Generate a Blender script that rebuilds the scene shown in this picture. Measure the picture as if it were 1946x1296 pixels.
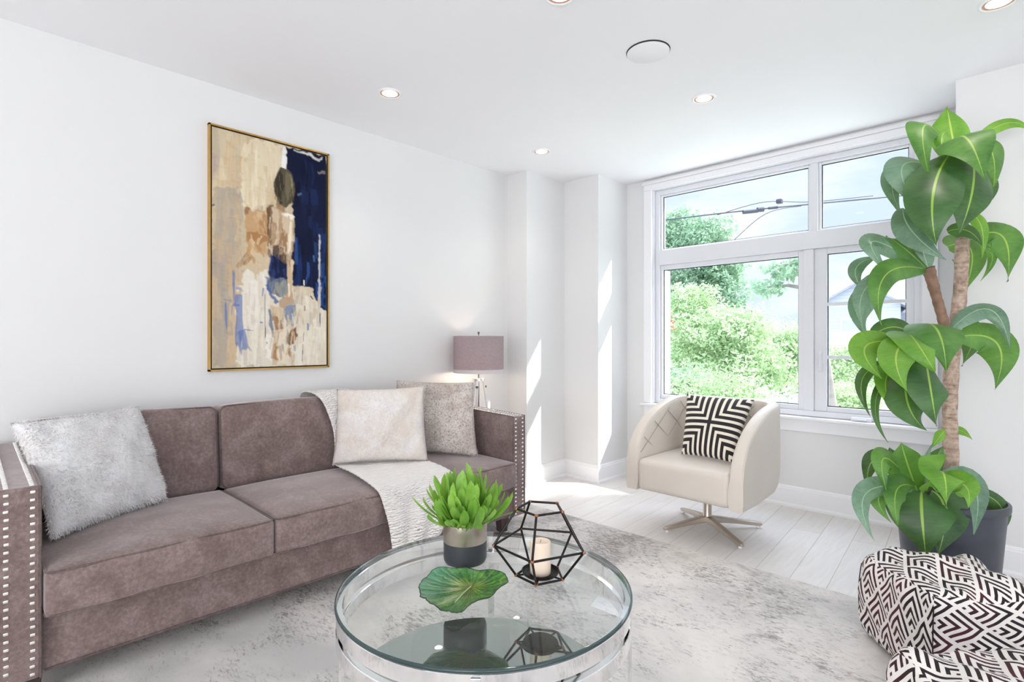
import bpy, bmesh, math, random
import numpy as np
from mathutils import Vector, Matrix

for o in list(bpy.data.objects):
    bpy.data.objects.remove(o, do_unlink=True)
scene = bpy.context.scene
COL = scene.collection
PI = math.pi
rnd = random.Random(7)

# ------------------------------------------------------------------ camera
CAM_H = 1.2
cam_d = bpy.data.cameras.new('camera')
cam = bpy.data.objects.new('camera', cam_d)
COL.objects.link(cam)
cam_d.sensor_width = 36.0
cam_d.lens = 1020.0 / 1946.0 * 36.0
cam_d.clip_start = 0.05
cam_d.clip_end = 400
cam.location = (0, 0, CAM_H)
cam.rotation_euler = (PI / 2, 0, math.radians(44.3))
scene.camera = cam

# ------------------------------------------------------------------ exposure
scene.view_settings.view_transform = 'Standard'
scene.view_settings.look = 'None'
scene.view_settings.exposure = 0.23
scene.view_settings.gamma = 1.0
scene.view_settings.use_curve_mapping = False

# ------------------------------------------------------------------ sky
SKY_STRENGTH = 1.0
ZENITH = 6.0
world = bpy.data.worlds.new('sky')
scene.world = world
world.use_nodes = True
nt = world.node_tree
nt.nodes.clear()
wo = nt.nodes.new('ShaderNodeOutputWorld')
bg = nt.nodes.new('ShaderNodeBackground')
bg.inputs['Strength'].default_value = SKY_STRENGTH
tc = nt.nodes.new('ShaderNodeTexCoord')
mp = nt.nodes.new('ShaderNodeMapping')
mp.inputs['Scale'].default_value = (2.4, 2.4, 6.5)
mp.inputs['Location'].default_value = (0.35, 0.1, 0.2)
ns = nt.nodes.new('ShaderNodeTexNoise')
ns.inputs['Scale'].default_value = 1.5
ns.inputs['Detail'].default_value = 5
ns.inputs['Roughness'].default_value = 0.5
cr = nt.nodes.new('ShaderNodeValToRGB')
cr.color_ramp.elements[0].position = 0.48
cr.color_ramp.elements[0].color = (0.66, 0.79, 0.94, 1)
cr.color_ramp.elements[1].position = 0.66
cr.color_ramp.elements[1].color = (0.95, 0.97, 0.99, 1)
nt.links.new(tc.outputs['Generated'], mp.inputs['Vector'])
nt.links.new(mp.outputs['Vector'], ns.inputs['Vector'])
nt.links.new(ns.outputs['Fac'], cr.inputs['Fac'])
# the high cloud deck is brighter than the sky near the roofs
sxyz = nt.nodes.new('ShaderNodeSeparateXYZ')
nt.links.new(tc.outputs['Generated'], sxyz.inputs[0])
lift = nt.nodes.new('ShaderNodeMapRange')
lift.inputs['From Min'].default_value = 0.36
lift.inputs['From Max'].default_value = 0.62
lift.inputs['To Min'].default_value = 1.0
lift.inputs['To Max'].default_value = ZENITH
nt.links.new(sxyz.outputs['Z'], lift.inputs['Value'])
nt.links.new(lift.outputs['Result'], bg.inputs['Strength'])
mixc = nt.nodes.new('ShaderNodeMix')
mixc.data_type = 'RGBA'
fac_ = nt.nodes.new('ShaderNodeMapRange')
fac_.inputs['From Min'].default_value = 0.36
fac_.inputs['From Max'].default_value = 0.62
nt.links.new(sxyz.outputs['Z'], fac_.inputs['Value'])
nt.links.new(fac_.outputs['Result'], mixc.inputs['Factor'])
nt.links.new(cr.outputs['Color'], mixc.inputs[6])
mixc.inputs[7].default_value = (0.84, 0.90, 1.06, 1)
nt.links.new(mixc.outputs[2], bg.inputs['Color'])
nt.links.new(bg.outputs['Background'], wo.inputs['Surface'])

# ------------------------------------------------------------------ sun
SUN_DIR = Vector((-1.0, -0.90, -1.2)).normalized()
sd = bpy.data.lights.new('sun', 'SUN')
sd.energy = 6.0
sd.angle = math.radians(0.9)
sd.color = (1.0, 0.97, 0.92)
sun = bpy.data.objects.new('sun', sd)
sun.rotation_euler = SUN_DIR.to_track_quat('-Z', 'Y').to_euler()
sun.location = (6, 9, 9)
COL.objects.link(sun)


# ------------------------------------------------------------------ fill lamps added out of view, behind and beside the camera
def area(name, loc, target, sx, sy, energy, color):
    d = bpy.data.lights.new(name, 'AREA')
    d.shape = 'RECTANGLE'
    d.size = sx
    d.size_y = sy
    d.energy = energy
    d.color = color
    o = bpy.data.objects.new(name, d)
    o.location = loc
    o.rotation_euler = (Vector(target) - Vector(loc)).to_track_quat('-Z', 'Z').to_euler()
    COL.objects.link(o)
    return o


area('rear_fill', (1.7, -5.02, 1.15), (1.2, 0, 3.2), 4.0, 2.0, 172, (1.0, 0.985, 0.965))
area('side_fill', (4.12, -0.6, 1.15), (0, -0.6, 2.9), 5.6, 2.0, 42, (1.0, 0.985, 0.965))


# ================================================================== helpers
def link(o):
    COL.objects.link(o)
    return o


class MB:
    """collects geometry in world coordinates and links it as one mesh object"""

    def __init__(self):
        self.v = []
        self.f = []
        self.uv = {}
        self.mi = {}

    def add(self, verts, faces, mi=0, uvs=None):
        b = len(self.v)
        self.v.extend([tuple(p) for p in verts])
        for k, fc in enumerate(faces):
            if mi:
                self.mi[len(self.f)] = mi
            if uvs is not None:
                self.uv[len(self.f)] = [uvs[i] for i in fc]
            self.f.append(tuple(i + b for i in fc))
        return self

    def box(self, a, b, mi=0):
        x0, y0, z0 = [min(a[i], b[i]) for i in range(3)]
        x1, y1, z1 = [max(a[i], b[i]) for i in range(3)]
        return self.hexa([(x0, y0, z0), (x1, y0, z0), (x1, y1, z0), (x0, y1, z0),
                          (x0, y0, z1), (x1, y0, z1), (x1, y1, z1), (x0, y1, z1)], mi)

    def hexa(self, p, mi=0):
        return self.add(p, [(3, 2, 1, 0), (4, 5, 6, 7), (0, 1, 5, 4), (1, 2, 6, 5), (2, 3, 7, 6), (3, 0, 4, 7)], mi)

    def tube(self, path, r, seg=12, cap=True, mi=0, closed=False):
        P = [Vector(p) for p in path]
        n = len(P)
        R = r if isinstance(r, (list, tuple)) else [r] * n
        vs = []
        prev = None
        for i in range(n):
            if closed:
                t = P[(i + 1) % n] - P[i - 1]
            else:
                t = P[min(i + 1, n - 1)] - P[max(i - 1, 0)]
            t.normalize()
            if prev is None:
                a = Vector((0, 0, 1)) if abs(t.z) < 0.9 else Vector((1, 0, 0))
            else:
                a = prev
            u = (a - t * a.dot(t)).normalized()
            prev = u
            w = t.cross(u)
            for k in range(seg):
                an = 2 * PI * k / seg
                vs.append(P[i] + (u * math.cos(an) + w * math.sin(an)) * R[i])
        fs = []
        for i in range(n if closed else n - 1):
            for k in range(seg):
                a0 = i * seg + k
                a1 = i * seg + (k + 1) % seg
                j = (i + 1) % n
                fs.append((a0, a1, j * seg + (k + 1) % seg, j * seg + k))
        if cap and not closed:
            fs.append(tuple(range(seg - 1, -1, -1)))
            fs.append(tuple((n - 1) * seg + k for k in range(seg)))
        return self.add(vs, fs, mi)

    def lathe(self, prof, c=(0, 0, 0), seg=48, mi=0, closed=False, M=None):
        """prof: (radius, z); first/last with radius 0 are closed to a point"""
        vs = []
        fs = []
        n = len(prof)
        for (r, z) in prof:
            for k in range(seg):
                a = 2 * PI * k / seg
                p = Vector((r * math.cos(a), r * math.sin(a), z))
                if M is not None:
                    p = M @ p
                vs.append((c[0] + p[0], c[1] + p[1], c[2] + p[2]))
        for i in range(n if closed else n - 1):
            j = (i + 1) % n
            for k in range(seg):
                k2 = (k + 1) % seg
                fs.append((i * seg + k, i * seg + k2, j * seg + k2, j * seg + k))
        return self.add(vs, fs, mi)

    def grid(self, fn, nu, nv, mi=0, closed_u=False, uvfn=None):
        vs = []
        us = []
        for j in range(nv + 1):
            for i in range(nu + 1):
                u, v = i / nu, j / nv
                vs.append(fn(u, v))
                us.append((u, v) if uvfn is None else uvfn(u, v))
        fs = [(j * (nu + 1) + i, j * (nu + 1) + i + 1, (j + 1) * (nu + 1) + i + 1, (j + 1) * (nu + 1) + i)
              for j in range(nv) for i in range(nu)]
        return self.add(vs, fs, mi, us)

    def rbox(self, half, r, N=8, M=None, warp=None, mi=0, uvscale=None):
        """rounded box from six grids; warp(p, n) moves points in local space"""
        h = Vector(half)
        axes = [(0, 1, 2, 1), (0, 1, 2, -1), (1, 2, 0, 1), (1, 2, 0, -1), (2, 0, 1, 1), (2, 0, 1, -1)]
        for (a, b, c, s) in axes:
            def samples(k):
                L = h[k]
                m = 4
                edge = [-L + r * (1 - math.cos(PI / 2 * t / m)) for t in range(m)]
                mid = [-(L - r) + 2 * (L - r) * t / N for t in range(N + 1)]
                return edge + mid + [-e for e in reversed(edge)]
            A, B = samples(a), samples(b)
            vs = []
            us = []
            for pb in B:
                for pa in A:
                    p = Vector((0, 0, 0))
                    p[a] = pa
                    p[b] = pb
                    p[c] = s * h[c]
                    inner = Vector([max(-h[q] + r, min(h[q] - r, p[q])) for q in range(3)])
                    d = p - inner
                    n = d.normalized() if d.length > 1e-9 else Vector((0, 0, 0))
                    q = inner + n * r
                    if warp:
                        q = warp(q.copy(), n)
                    if uvscale is not None:
                        us.append((pa * uvscale + 0.37 * c, pb * uvscale + 0.23 * c))
                    if M is not None:
                        q = M @ q
                    vs.append(q)
            na, nb = len(A), len(B)
            fs = []
            for j in range(nb - 1):
                for i in range(na - 1):
                    f = (j * na + i, j * na + i + 1, (j + 1) * na + i + 1, (j + 1) * na + i)
                    fs.append(f if s > 0 else f[::-1])
            self.add(vs, fs, mi, us if uvscale is not None else None)
        return self

    def build(self, name, mat, parent=None, smooth=True, angle=40, bevel=0, bseg=2, merge=True, subsurf=0, sub_parent_loc=None):
        org = Vector((0, 0, 0))
        if parent is not None:
            org = world_loc(parent)
        me = bpy.data.meshes.new(name)
        me.from_pydata([(p[0] - org.x, p[1] - org.y, p[2] - org.z) for p in self.v], [], self.f)
        if self.uv:
            uvl = me.uv_layers.new(name='UVMap')
            flat = []
            for fi, fc in enumerate(self.f):
                u = self.uv.get(fi)
                for k in range(len(fc)):
                    flat.extend(u[k] if u else (0.0, 0.0))
            uvl.data.foreach_set('uv', flat)
        for m in (mat if isinstance(mat, (list, tuple)) else [mat]):
            me.materials.append(m)
        if self.mi:
            for fi, k in self.mi.items():
                me.polygons[fi].material_index = k
        if merge:
            b = bmesh.new()
            b.from_mesh(me)
            bmesh.ops.remove_doubles(b, verts=b.verts, dist=1e-5)
            bmesh.ops.recalc_face_normals(b, faces=b.faces)
            b.to_mesh(me)
            b.free()
        me.update()
        if smooth:
            me.shade_smooth()
            me.set_sharp_from_angle(angle=math.radians(angle))
        o = bpy.data.objects.new(name, me)
        link(o)
        if parent is not None:
            o.parent = parent
        if bevel:
            m = o.modifiers.new('bevel', 'BEVEL')
            m.width = bevel
            m.segments = bseg
            m.limit_method = 'ANGLE'
            m.angle_limit = math.radians(35)
            m.harden_normals = False
        if subsurf:
            m = o.modifiers.new('sub', 'SUBSURF')
            m.levels = subsurf
            m.render_levels = subsurf
        return o


def world_loc(o):
    p = Vector(o.location)
    while o.parent is not None:
        o = o.parent
        p = p + Vector(o.location)
    return p


def tag(o, label, cat, group=None, kind=None):
    o['label'] = label
    o['category'] = cat
    if group:
        o['group'] = group
    if kind:
        o['kind'] = kind
    return o


def thing(name, loc, label, cat, group=None):
    o = bpy.data.objects.new(name, None)
    o.empty_display_size = 0.1
    o.location = loc
    link(o)
    return tag(o, label, cat, group)


def struct(o):
    o['kind'] = 'structure'
    return o


def np_mesh(name, verts, faces, mat, parent=None, smooth=False):
    """fast mesh from numpy arrays, all faces with the same vertex count"""
    verts = np.asarray(verts, dtype=np.float32)
    faces = np.asarray(faces, dtype=np.int32)
    if parent is not None:
        w = world_loc(parent)
        verts = verts - np.array([w.x, w.y, w.z], dtype=np.float32)
    me = bpy.data.meshes.new(name)
    k = faces.shape[1]
    me.vertices.add(len(verts))
    me.vertices.foreach_set('co', verts.ravel())
    me.loops.add(faces.size)
    me.loops.foreach_set('vertex_index', faces.ravel())
    me.polygons.add(len(faces))
    me.polygons.foreach_set('loop_start', np.arange(0, faces.size, k, dtype=np.int32))
    me.polygons.foreach_set('loop_total', np.full(len(faces), k, dtype=np.int32))
    me.update()
    me.validate()
    if smooth:
        me.shade_smooth()
    me.materials.append(mat)
    o = bpy.data.objects.new(name, me)
    link(o)
    if parent is not None:
        o.parent = parent
    return o


# ================================================================== materials
def srgb(r, g, b):
    def f(c):
        c /= 255.0
        return c / 12.92 if c <= 0.04045 else ((c + 0.055) / 1.055) ** 2.4
    return (f(r), f(g), f(b), 1.0)


class NT:
    def __init__(self, name):
        self.m = bpy.data.materials.new(name)
        self.m.use_nodes = True
        self.t = self.m.node_tree
        self.t.nodes.clear()
        self.out = self.t.nodes.new('ShaderNodeOutputMaterial')

    def n(self, typ, **kw):
        nd = self.t.nodes.new(typ)
        for k, v in kw.items():
            if k in nd.inputs:
                self.set(nd.inputs[k], v)
            else:
                setattr(nd, k, v)
        return nd

    def set(self, sock, v):
        if hasattr(v, 'is_output') or isinstance(v, bpy.types.NodeSocket):
            self.t.links.new(v, sock)
        else:
            sock.default_value = v

    def math(self, op, a, b=None, c=None):
        nd = self.t.nodes.new('ShaderNodeMath')
        nd.operation = op
        self.set(nd.inputs[0], a)
        if b is not None:
            self.set(nd.inputs[1], b)
        if c is not None:
            self.set(nd.inputs[2], c)
        return nd.outputs[0]

    def coord(self, kind='Object', scale=(1, 1, 1), rot=(0, 0, 0), loc=(0, 0, 0)):
        tcn = self.t.nodes.new('ShaderNodeTexCoord')
        mpn = self.t.nodes.new('ShaderNodeMapping')
        mpn.inputs['Scale'].default_value = scale
        mpn.inputs['Rotation'].default_value = rot
        mpn.inputs['Location'].default_value = loc
        self.t.links.new(tcn.outputs[kind], mpn.inputs['Vector'])
        return mpn.outputs['Vector']

    def noise(self, vec, scale, detail=3, rough=0.5, dist=0.0):
        nd = self.t.nodes.new('ShaderNodeTexNoise')
        nd.inputs['Scale'].default_value = scale
        nd.inputs['Detail'].default_value = detail
        nd.inputs['Roughness'].default_value = rough
        nd.inputs['Distortion'].default_value = dist
        self.t.links.new(vec, nd.inputs['Vector'])
        return nd.outputs['Fac']

    def ramp(self, fac, stops, interp='LINEAR'):
        nd = self.t.nodes.new('ShaderNodeValToRGB')
        nd.color_ramp.interpolation = interp
        els = nd.color_ramp.elements
        while len(els) < len(stops):
            els.new(0.5)
        for e, (p, c) in zip(els, stops):
            e.position = p
            e.color = c if len(c) == 4 else (*c, 1)
        self.set(nd.inputs['Fac'], fac)
        return nd.outputs['Color']

    def mix(self, fac, a, b, blend='MIX'):
        nd = self.t.nodes.new('ShaderNodeMix')
        nd.data_type = 'RGBA'
        nd.blend_type = blend
        self.set(nd.inputs['Factor'], fac)
        self.set(nd.inputs[6], a)
        self.set(nd.inputs[7], b)
        return nd.outputs[2]

    def bump(self, height, strength=0.3, dist=0.01):
        nd = self.t.nodes.new('ShaderNodeBump')
        nd.inputs['Strength'].default_value = strength
        nd.inputs['Distance'].default_value = dist
        self.t.links.new(height, nd.inputs['Height'])
        return nd.outputs['Normal']

    def pbr(self, color, rough=0.5, metallic=0.0, normal=None, **kw):
        p = self.t.nodes.new('ShaderNodeBsdfPrincipled')
        self.set(p.inputs['Base Color'], color)
        self.set(p.inputs['Roughness'], rough)
        self.set(p.inputs['Metallic'], metallic)
        if normal is not None:
            self.t.links.new(normal, p.inputs['Normal'])
        for k, v in kw.items():
            self.set(p.inputs[k.replace('_', ' ')], v)
        return p.outputs['BSDF']

    def done(self, shader):
        self.t.links.new(shader, self.out.inputs['Surface'])
        return self.m


def plain(name, color, rough=0.5, metallic=0.0, var=0.0, vscale=8.0, bump=0.0, bscale=80.0, **kw):
    t = NT(name)
    v = t.coord('Object')
    nrm = None
    c = color
    if var:
        f = t.noise(v, vscale, 4)
        lo = tuple(x * (1 - var) for x in color[:3]) + (1,)
        hi = tuple(min(1, x * (1 + var)) for x in color[:3]) + (1,)
        c = t.ramp(f, [(0.3, lo), (0.7, hi)])
    if bump:
        nrm = t.bump(t.noise(v, bscale, 3), bump, 0.004)
    return t.done(t.pbr(c, rough, metallic, nrm, **kw))


M = {}
M['wall'] = plain('wall_paint', (0.77, 0.768, 0.77, 1), 0.75, var=0.012, vscale=1.5, bump=0.03, bscale=220)
M['ceiling'] = plain('ceiling_paint', (0.93, 0.93, 0.955, 1), 0.85, var=0.01, vscale=1.2)
M['trim'] = plain('white_trim_paint', (0.88, 0.88, 0.90, 1), 0.38, var=0.008, vscale=3)
M['vinyl'] = plain('window_vinyl', (0.78, 0.79, 0.83, 1), 0.35, var=0.008, vscale=4)
M['gasket'] = plain('dark_gasket', srgb(52, 52, 60), 0.6, var=0.1)


def floor_mat():
    t = NT('pale_oak_planks')
    v = t.coord('Object', rot=(0, 0, math.radians(90 - 4.5)))
    br = t.n('ShaderNodeTexBrick', offset=0.37, squash=1.0)
    br.inputs['Scale'].default_value = 1.0
    br.inputs['Brick Width'].default_value = 1.9
    br.inputs['Row Height'].default_value = 0.165
    br.inputs['Mortar Size'].default_value = 0.0016
    br.inputs['Mortar Smooth'].default_value = 0.3
    br.inputs['Color1'].default_value = srgb(238, 235, 233)
    br.inputs['Color2'].default_value = srgb(230, 226, 222)
    br.inputs['Mortar'].default_value = srgb(186, 178, 171)
    t.t.links.new(v, br.inputs['Vector'])
    g = t.coord('Object', scale=(22, 1.6, 1), rot=(0, 0, math.radians(4.5)))
    gr = t.ramp(t.noise(g, 2.2, 6, 0.6, 0.6), [(0.32, (0.86, 0.845, 0.83, 1)), (0.62, (1, 1, 1, 1))])
    c = t.mix(0.55, br.outputs['Color'], gr, 'MULTIPLY')
    nb = t.bump(br.outputs['Fac'], 0.15, 0.002)
    return t.done(t.pbr(c, 0.34, 0, nb))


M['floor'] = floor_mat()


def rug_mat():
    t = NT('distressed_pile_rug')
    v = t.coord('Object')
    big = t.noise(v, 1.3, 4, 0.6, 0.4)
    base = t.ramp(big, [(0.36, srgb(200, 197, 196)), (0.5, srgb(224, 220, 217)), (0.62, srgb(240, 235, 229))])
    vs = t.coord('Object', scale=(12, 30, 1), rot=(0, 0, math.radians(-42)))
    st = t.noise(vs, 2.4, 10, 0.78, 0.9)
    cl = t.noise(v, 2.1, 4, 0.65, 0.6)
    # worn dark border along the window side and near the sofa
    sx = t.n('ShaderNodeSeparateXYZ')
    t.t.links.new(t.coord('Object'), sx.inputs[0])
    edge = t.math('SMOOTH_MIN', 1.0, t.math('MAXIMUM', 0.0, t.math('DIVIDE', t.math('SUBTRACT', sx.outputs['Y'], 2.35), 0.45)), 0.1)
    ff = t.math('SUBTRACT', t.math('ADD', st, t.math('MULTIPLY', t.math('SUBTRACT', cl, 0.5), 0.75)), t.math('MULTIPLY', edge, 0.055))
    k = t.ramp(ff, [(0.34, (0.75, 0.75, 0.75, 1)), (0.42, (0.20, 0.20, 0.20, 1)), (0.49, (0, 0, 0, 1))])
    c = t.mix(k, base, srgb(112, 108, 107))
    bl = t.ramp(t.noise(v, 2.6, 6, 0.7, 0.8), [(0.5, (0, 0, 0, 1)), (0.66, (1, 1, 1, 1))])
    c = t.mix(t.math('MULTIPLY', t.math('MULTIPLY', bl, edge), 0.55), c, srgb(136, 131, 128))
    c = t.mix(t.math('MULTIPLY', bl, 0.12), c, srgb(206, 190, 176))
    pile = t.noise(t.coord('Object'), 420, 2)
    nb = t.bump(pile, 0.5, 0.006)
    return t.done(t.pbr(c, 0.95, 0, nb, Sheen_Weight=0.15))


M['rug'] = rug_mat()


def velvet(name, lo, mid, hi, sheen=0.55):
    t = NT(name)
    v = t.coord('Object')
    a = t.noise(v, 7.5, 6, 0.7, 0.5)
    b = t.noise(v, 75, 3, 0.7)
    f = t.math('ADD', t.math('MULTIPLY', a, 0.62), t.math('MULTIPLY', b, 0.42))
    c = t.ramp(f, [(0.40, lo), (0.52, mid), (0.64, hi)])
    nb = t.bump(b, 0.16, 0.004)
    return t.done(t.pbr(c, 0.8, 0, nb, Sheen_Weight=sheen, Sheen_Roughness=0.4, Sheen_Tint=(0.95, 0.88, 0.88, 1)))


M['velvet'] = velvet('taupe_velvet', srgb(106, 88, 84), srgb(123, 105, 101), srgb(144, 127, 124), 0.8)
M['velvet_dark'] = velvet('taupe_velvet_piping', srgb(80, 67, 63), srgb(95, 80, 77), srgb(112, 98, 95))
M['leg_dark'] = plain('dark_stained_wood', srgb(62, 48, 46), 0.45, var=0.15, vscale=30)
M['nickel'] = plain('polished_nickel', (0.92, 0.90, 0.87, 1), 0.22, 1.0)
M['chrome'] = plain('chrome', (0.90, 0.90, 0.91, 1), 0.06, 1.0)
M['chair_metal'] = plain('brushed_nickel', srgb(196, 186, 176), 0.32, 1.0, var=0.04, vscale=40)
M['leather'] = plain('cream_leather', srgb(222, 213, 203), 0.42, var=0.02, vscale=6, bump=0.06, bscale=260)
M['leather_dark'] = plain('cream_leather_seam', srgb(176, 167, 155), 0.55)


def thin_glass(name, tint=(1, 1, 1, 1), gl=1.0, ior=1.45):
    t = NT(name)
    tr = t.n('ShaderNodeBsdfTransparent', Color=tint)
    g = t.n('ShaderNodeBsdfGlossy', Roughness=0.0)
    geo = t.n('ShaderNodeNewGeometry')
    # the fresnel node inverts the index on back faces of this thin sheet; undo that
    io = t.math('ADD', ior, t.math('MULTIPLY', geo.outputs['Backfacing'], 1.0 / ior - ior))
    fr = t.n('ShaderNodeFresnel', IOR=io)
    mx = t.n('ShaderNodeMixShader')
    f = t.math('MULTIPLY', fr.outputs[0], gl)
    t.set(mx.inputs[0], f)
    t.t.links.new(tr.outputs[0], mx.inputs[1])
    t.t.links.new(g.outputs[0], mx.inputs[2])
    return t.done(mx.outputs[0])


M['pane'] = thin_glass('window_glass', (0.99, 1.0, 1.0, 1), 0.2)
M['glass'] = thin_glass('table_glass', (0.965, 0.985, 0.98, 1), 0.75)
M['glass_edge'] = plain('glass_edge', srgb(48, 68, 70), 0.08, 0.0, Transmission_Weight=0.35)
M['black_glass'] = plain('dark_mirror_glass', (0.50, 0.52, 0.51, 1), 0.012, 1.0)
M['black_metal'] = plain('matte_black_metal', srgb(34, 30, 30), 0.42, 0.6, var=0.1, vscale=60)
M['copper'] = plain('solder_copper', srgb(176, 118, 84), 0.38, 0.9)
M['gold'] = plain('gold_frame', srgb(206, 166, 98), 0.3, 0.85, var=0.05, vscale=20)
M['shadow_gap'] = plain('black_inner_frame', srgb(22, 20, 20), 0.7)
M['wax'] = plain('ivory_wax', srgb(246, 226, 206), 0.55, var=0.02, Subsurface_Weight=0.4, Subsurface_Radius=(0.03, 0.015, 0.008))
M['wick'] = plain('candle_wick', srgb(60, 50, 44), 0.9)
M['soil'] = plain('dark_soil', srgb(52, 44, 40), 0.95, var=0.3, vscale=60, bump=0.5, bscale=90)
M['planter'] = plain('slate_planter', srgb(64, 68, 78), 0.42, var=0.14, vscale=12, bump=0.08, bscale=60)
M['pot_band'] = plain('champagne_metal_band', srgb(190, 178, 164), 0.3, 0.9, var=0.06, vscale=30)
M['pot_dark'] = plain('charcoal_ceramic', srgb(52, 56, 60), 0.36, var=0.06)
M['clear'] = plain('clear_acrylic_leg', (0.93, 0.94, 0.95, 1), 0.12, 0.0)
M['brass_dark'] = plain('dark_bronze', srgb(120, 108, 98), 0.35, 0.9)


def bark_mat():
    t = NT('dracaena_bark')
    v = t.coord('Object', scale=(1, 1, 1))
    a = t.noise(v, 28, 6, 0.7, 0.5)
    rings = t.noise(t.coord('Object', scale=(4, 4, 55)), 1.6, 4, 0.6)
    f = t.math('ADD', t.math('MULTIPLY', a, 0.6), t.math('MULTIPLY', rings, 0.28))
    c = t.ramp(f, [(0.30, srgb(112, 90, 76)), (0.42, srgb(172, 148, 132)), (0.56, srgb(206, 186, 170))])
    return t.done(t.pbr(c, 0.85, 0, t.bump(f, 0.7, 0.008)))


M['bark'] = bark_mat()


M['bark_dark'] = plain('dark_shoot_bark', srgb(134, 106, 88), 0.85, var=0.25, vscale=30, bump=0.5, bscale=60)


def leaf_mat(name, lo, hi, rib, trans=0.25, rough=0.34, ribw=0.028, vs=7.0, through=(0.45, 0.75, 0.08, 1)):
    t = NT(name)
    uv = t.n('ShaderNodeUVMap')
    sx = t.n('ShaderNodeSeparateXYZ')
    t.t.links.new(uv.outputs[0], sx.inputs[0])
    d = t.math('ABSOLUTE', t.math('SUBTRACT', sx.outputs['X'], 0.5))
    k = t.ramp(d, [(ribw * 0.6, (1, 1, 1, 1)), (ribw, (0, 0, 0, 1))])
    v = t.coord('Object')
    vein = t.noise(t.coord('UV', scale=(2.5, 26, 1), rot=(0, 0, 0)), 1.5, 2)
    f = t.math('ADD', t.math('MULTIPLY', t.noise(v, vs, 3), 0.75), t.math('MULTIPLY', vein, 0.25))
    c = t.ramp(f, [(0.34, lo), (0.66, hi)])
    c = t.mix(t.math('MULTIPLY', k, 0.8), c, rib)
    p = t.pbr(c, rough, 0, t.bump(vein, 0.12, 0.004))
    tl = t.n('ShaderNodeBsdfTranslucent')
    t.set(tl.inputs['Color'], t.mix(0.5, c, through))
    mx = t.n('ShaderNodeMixShader')
    mx.inputs[0].default_value = trans
    t.t.links.new(p, mx.inputs[1])
    t.t.links.new(tl.outputs[0], mx.inputs[2])
    return t.done(mx.outputs[0])


M['leaf_mid'] = leaf_mat('dracaena_leaf_mid', srgb(56, 106, 46), srgb(104, 156, 74), srgb(180, 208, 100), 0.25, 0.45)
M['leaf_lime'] = leaf_mat('dracaena_leaf_young', srgb(82, 140, 44), srgb(136, 188, 78), srgb(200, 220, 104), 0.32, 0.45)
M['leaf_dark'] = leaf_mat('dracaena_leaf_old', srgb(30, 66, 36), srgb(74, 118, 64), srgb(168, 204, 88), 0.16, 0.42)
M['leaf_grey'] = leaf_mat('dracaena_leaf_glaucous', srgb(78, 112, 92), srgb(132, 164, 144), srgb(176, 200, 176), 0.18, 0.28)
DRACAENA = [M['leaf_mid'], M['leaf_lime'], M['leaf_dark'], M['leaf_grey']]
M['succulent_leaf'] = leaf_mat('succulent_leaf', srgb(104, 162, 58), srgb(172, 216, 104), srgb(160, 208, 98), 0.3, 0.4, 0.02, 14)


def fur_mat(name, a, b, patch=None, root=srgb(178, 168, 162), dark=0.3):
    t = NT(name)
    v = t.coord('Object')
    c = t.ramp(t.noise(v, 9, 4, 0.6, 0.6), [(0.35, a), (0.65, b)])
    if patch is not None:
        k = t.ramp(t.noise(v, 4.2, 3, 0.6, 0.8), [(0.5, (0, 0, 0, 1)), (0.66, (1, 1, 1, 1))])
        c = t.mix(k, c, patch)
    tuft = t.ramp(t.noise(v, 95, 4, 0.75, 0.5), [(0.36, (1, 1, 1, 1)), (0.52, (0, 0, 0, 1))])
    c = t.mix(t.math('MULTIPLY', tuft, dark), c, root)
    return t.done(t.pbr(c, 0.9, 0, t.bump(t.noise(v, 120, 3, 0.7), 0.6, 0.010), Sheen_Weight=0.3, Sheen_Roughness=0.6))


M['fur_white'] = fur_mat('white_faux_fur', srgb(234, 231, 230), srgb(246, 246, 248), None, srgb(206, 200, 196), 0.25)
M['fur_ivory'] = fur_mat('ivory_faux_fur', srgb(224, 213, 203), srgb(238, 234, 232), None, srgb(190, 178, 170), 0.3)
M['fur_taupe'] = fur_mat('taupe_faux_fur', srgb(205, 194, 186), srgb(229, 221, 215), srgb(190, 174, 165), srgb(118, 104, 98), 0.75)


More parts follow.
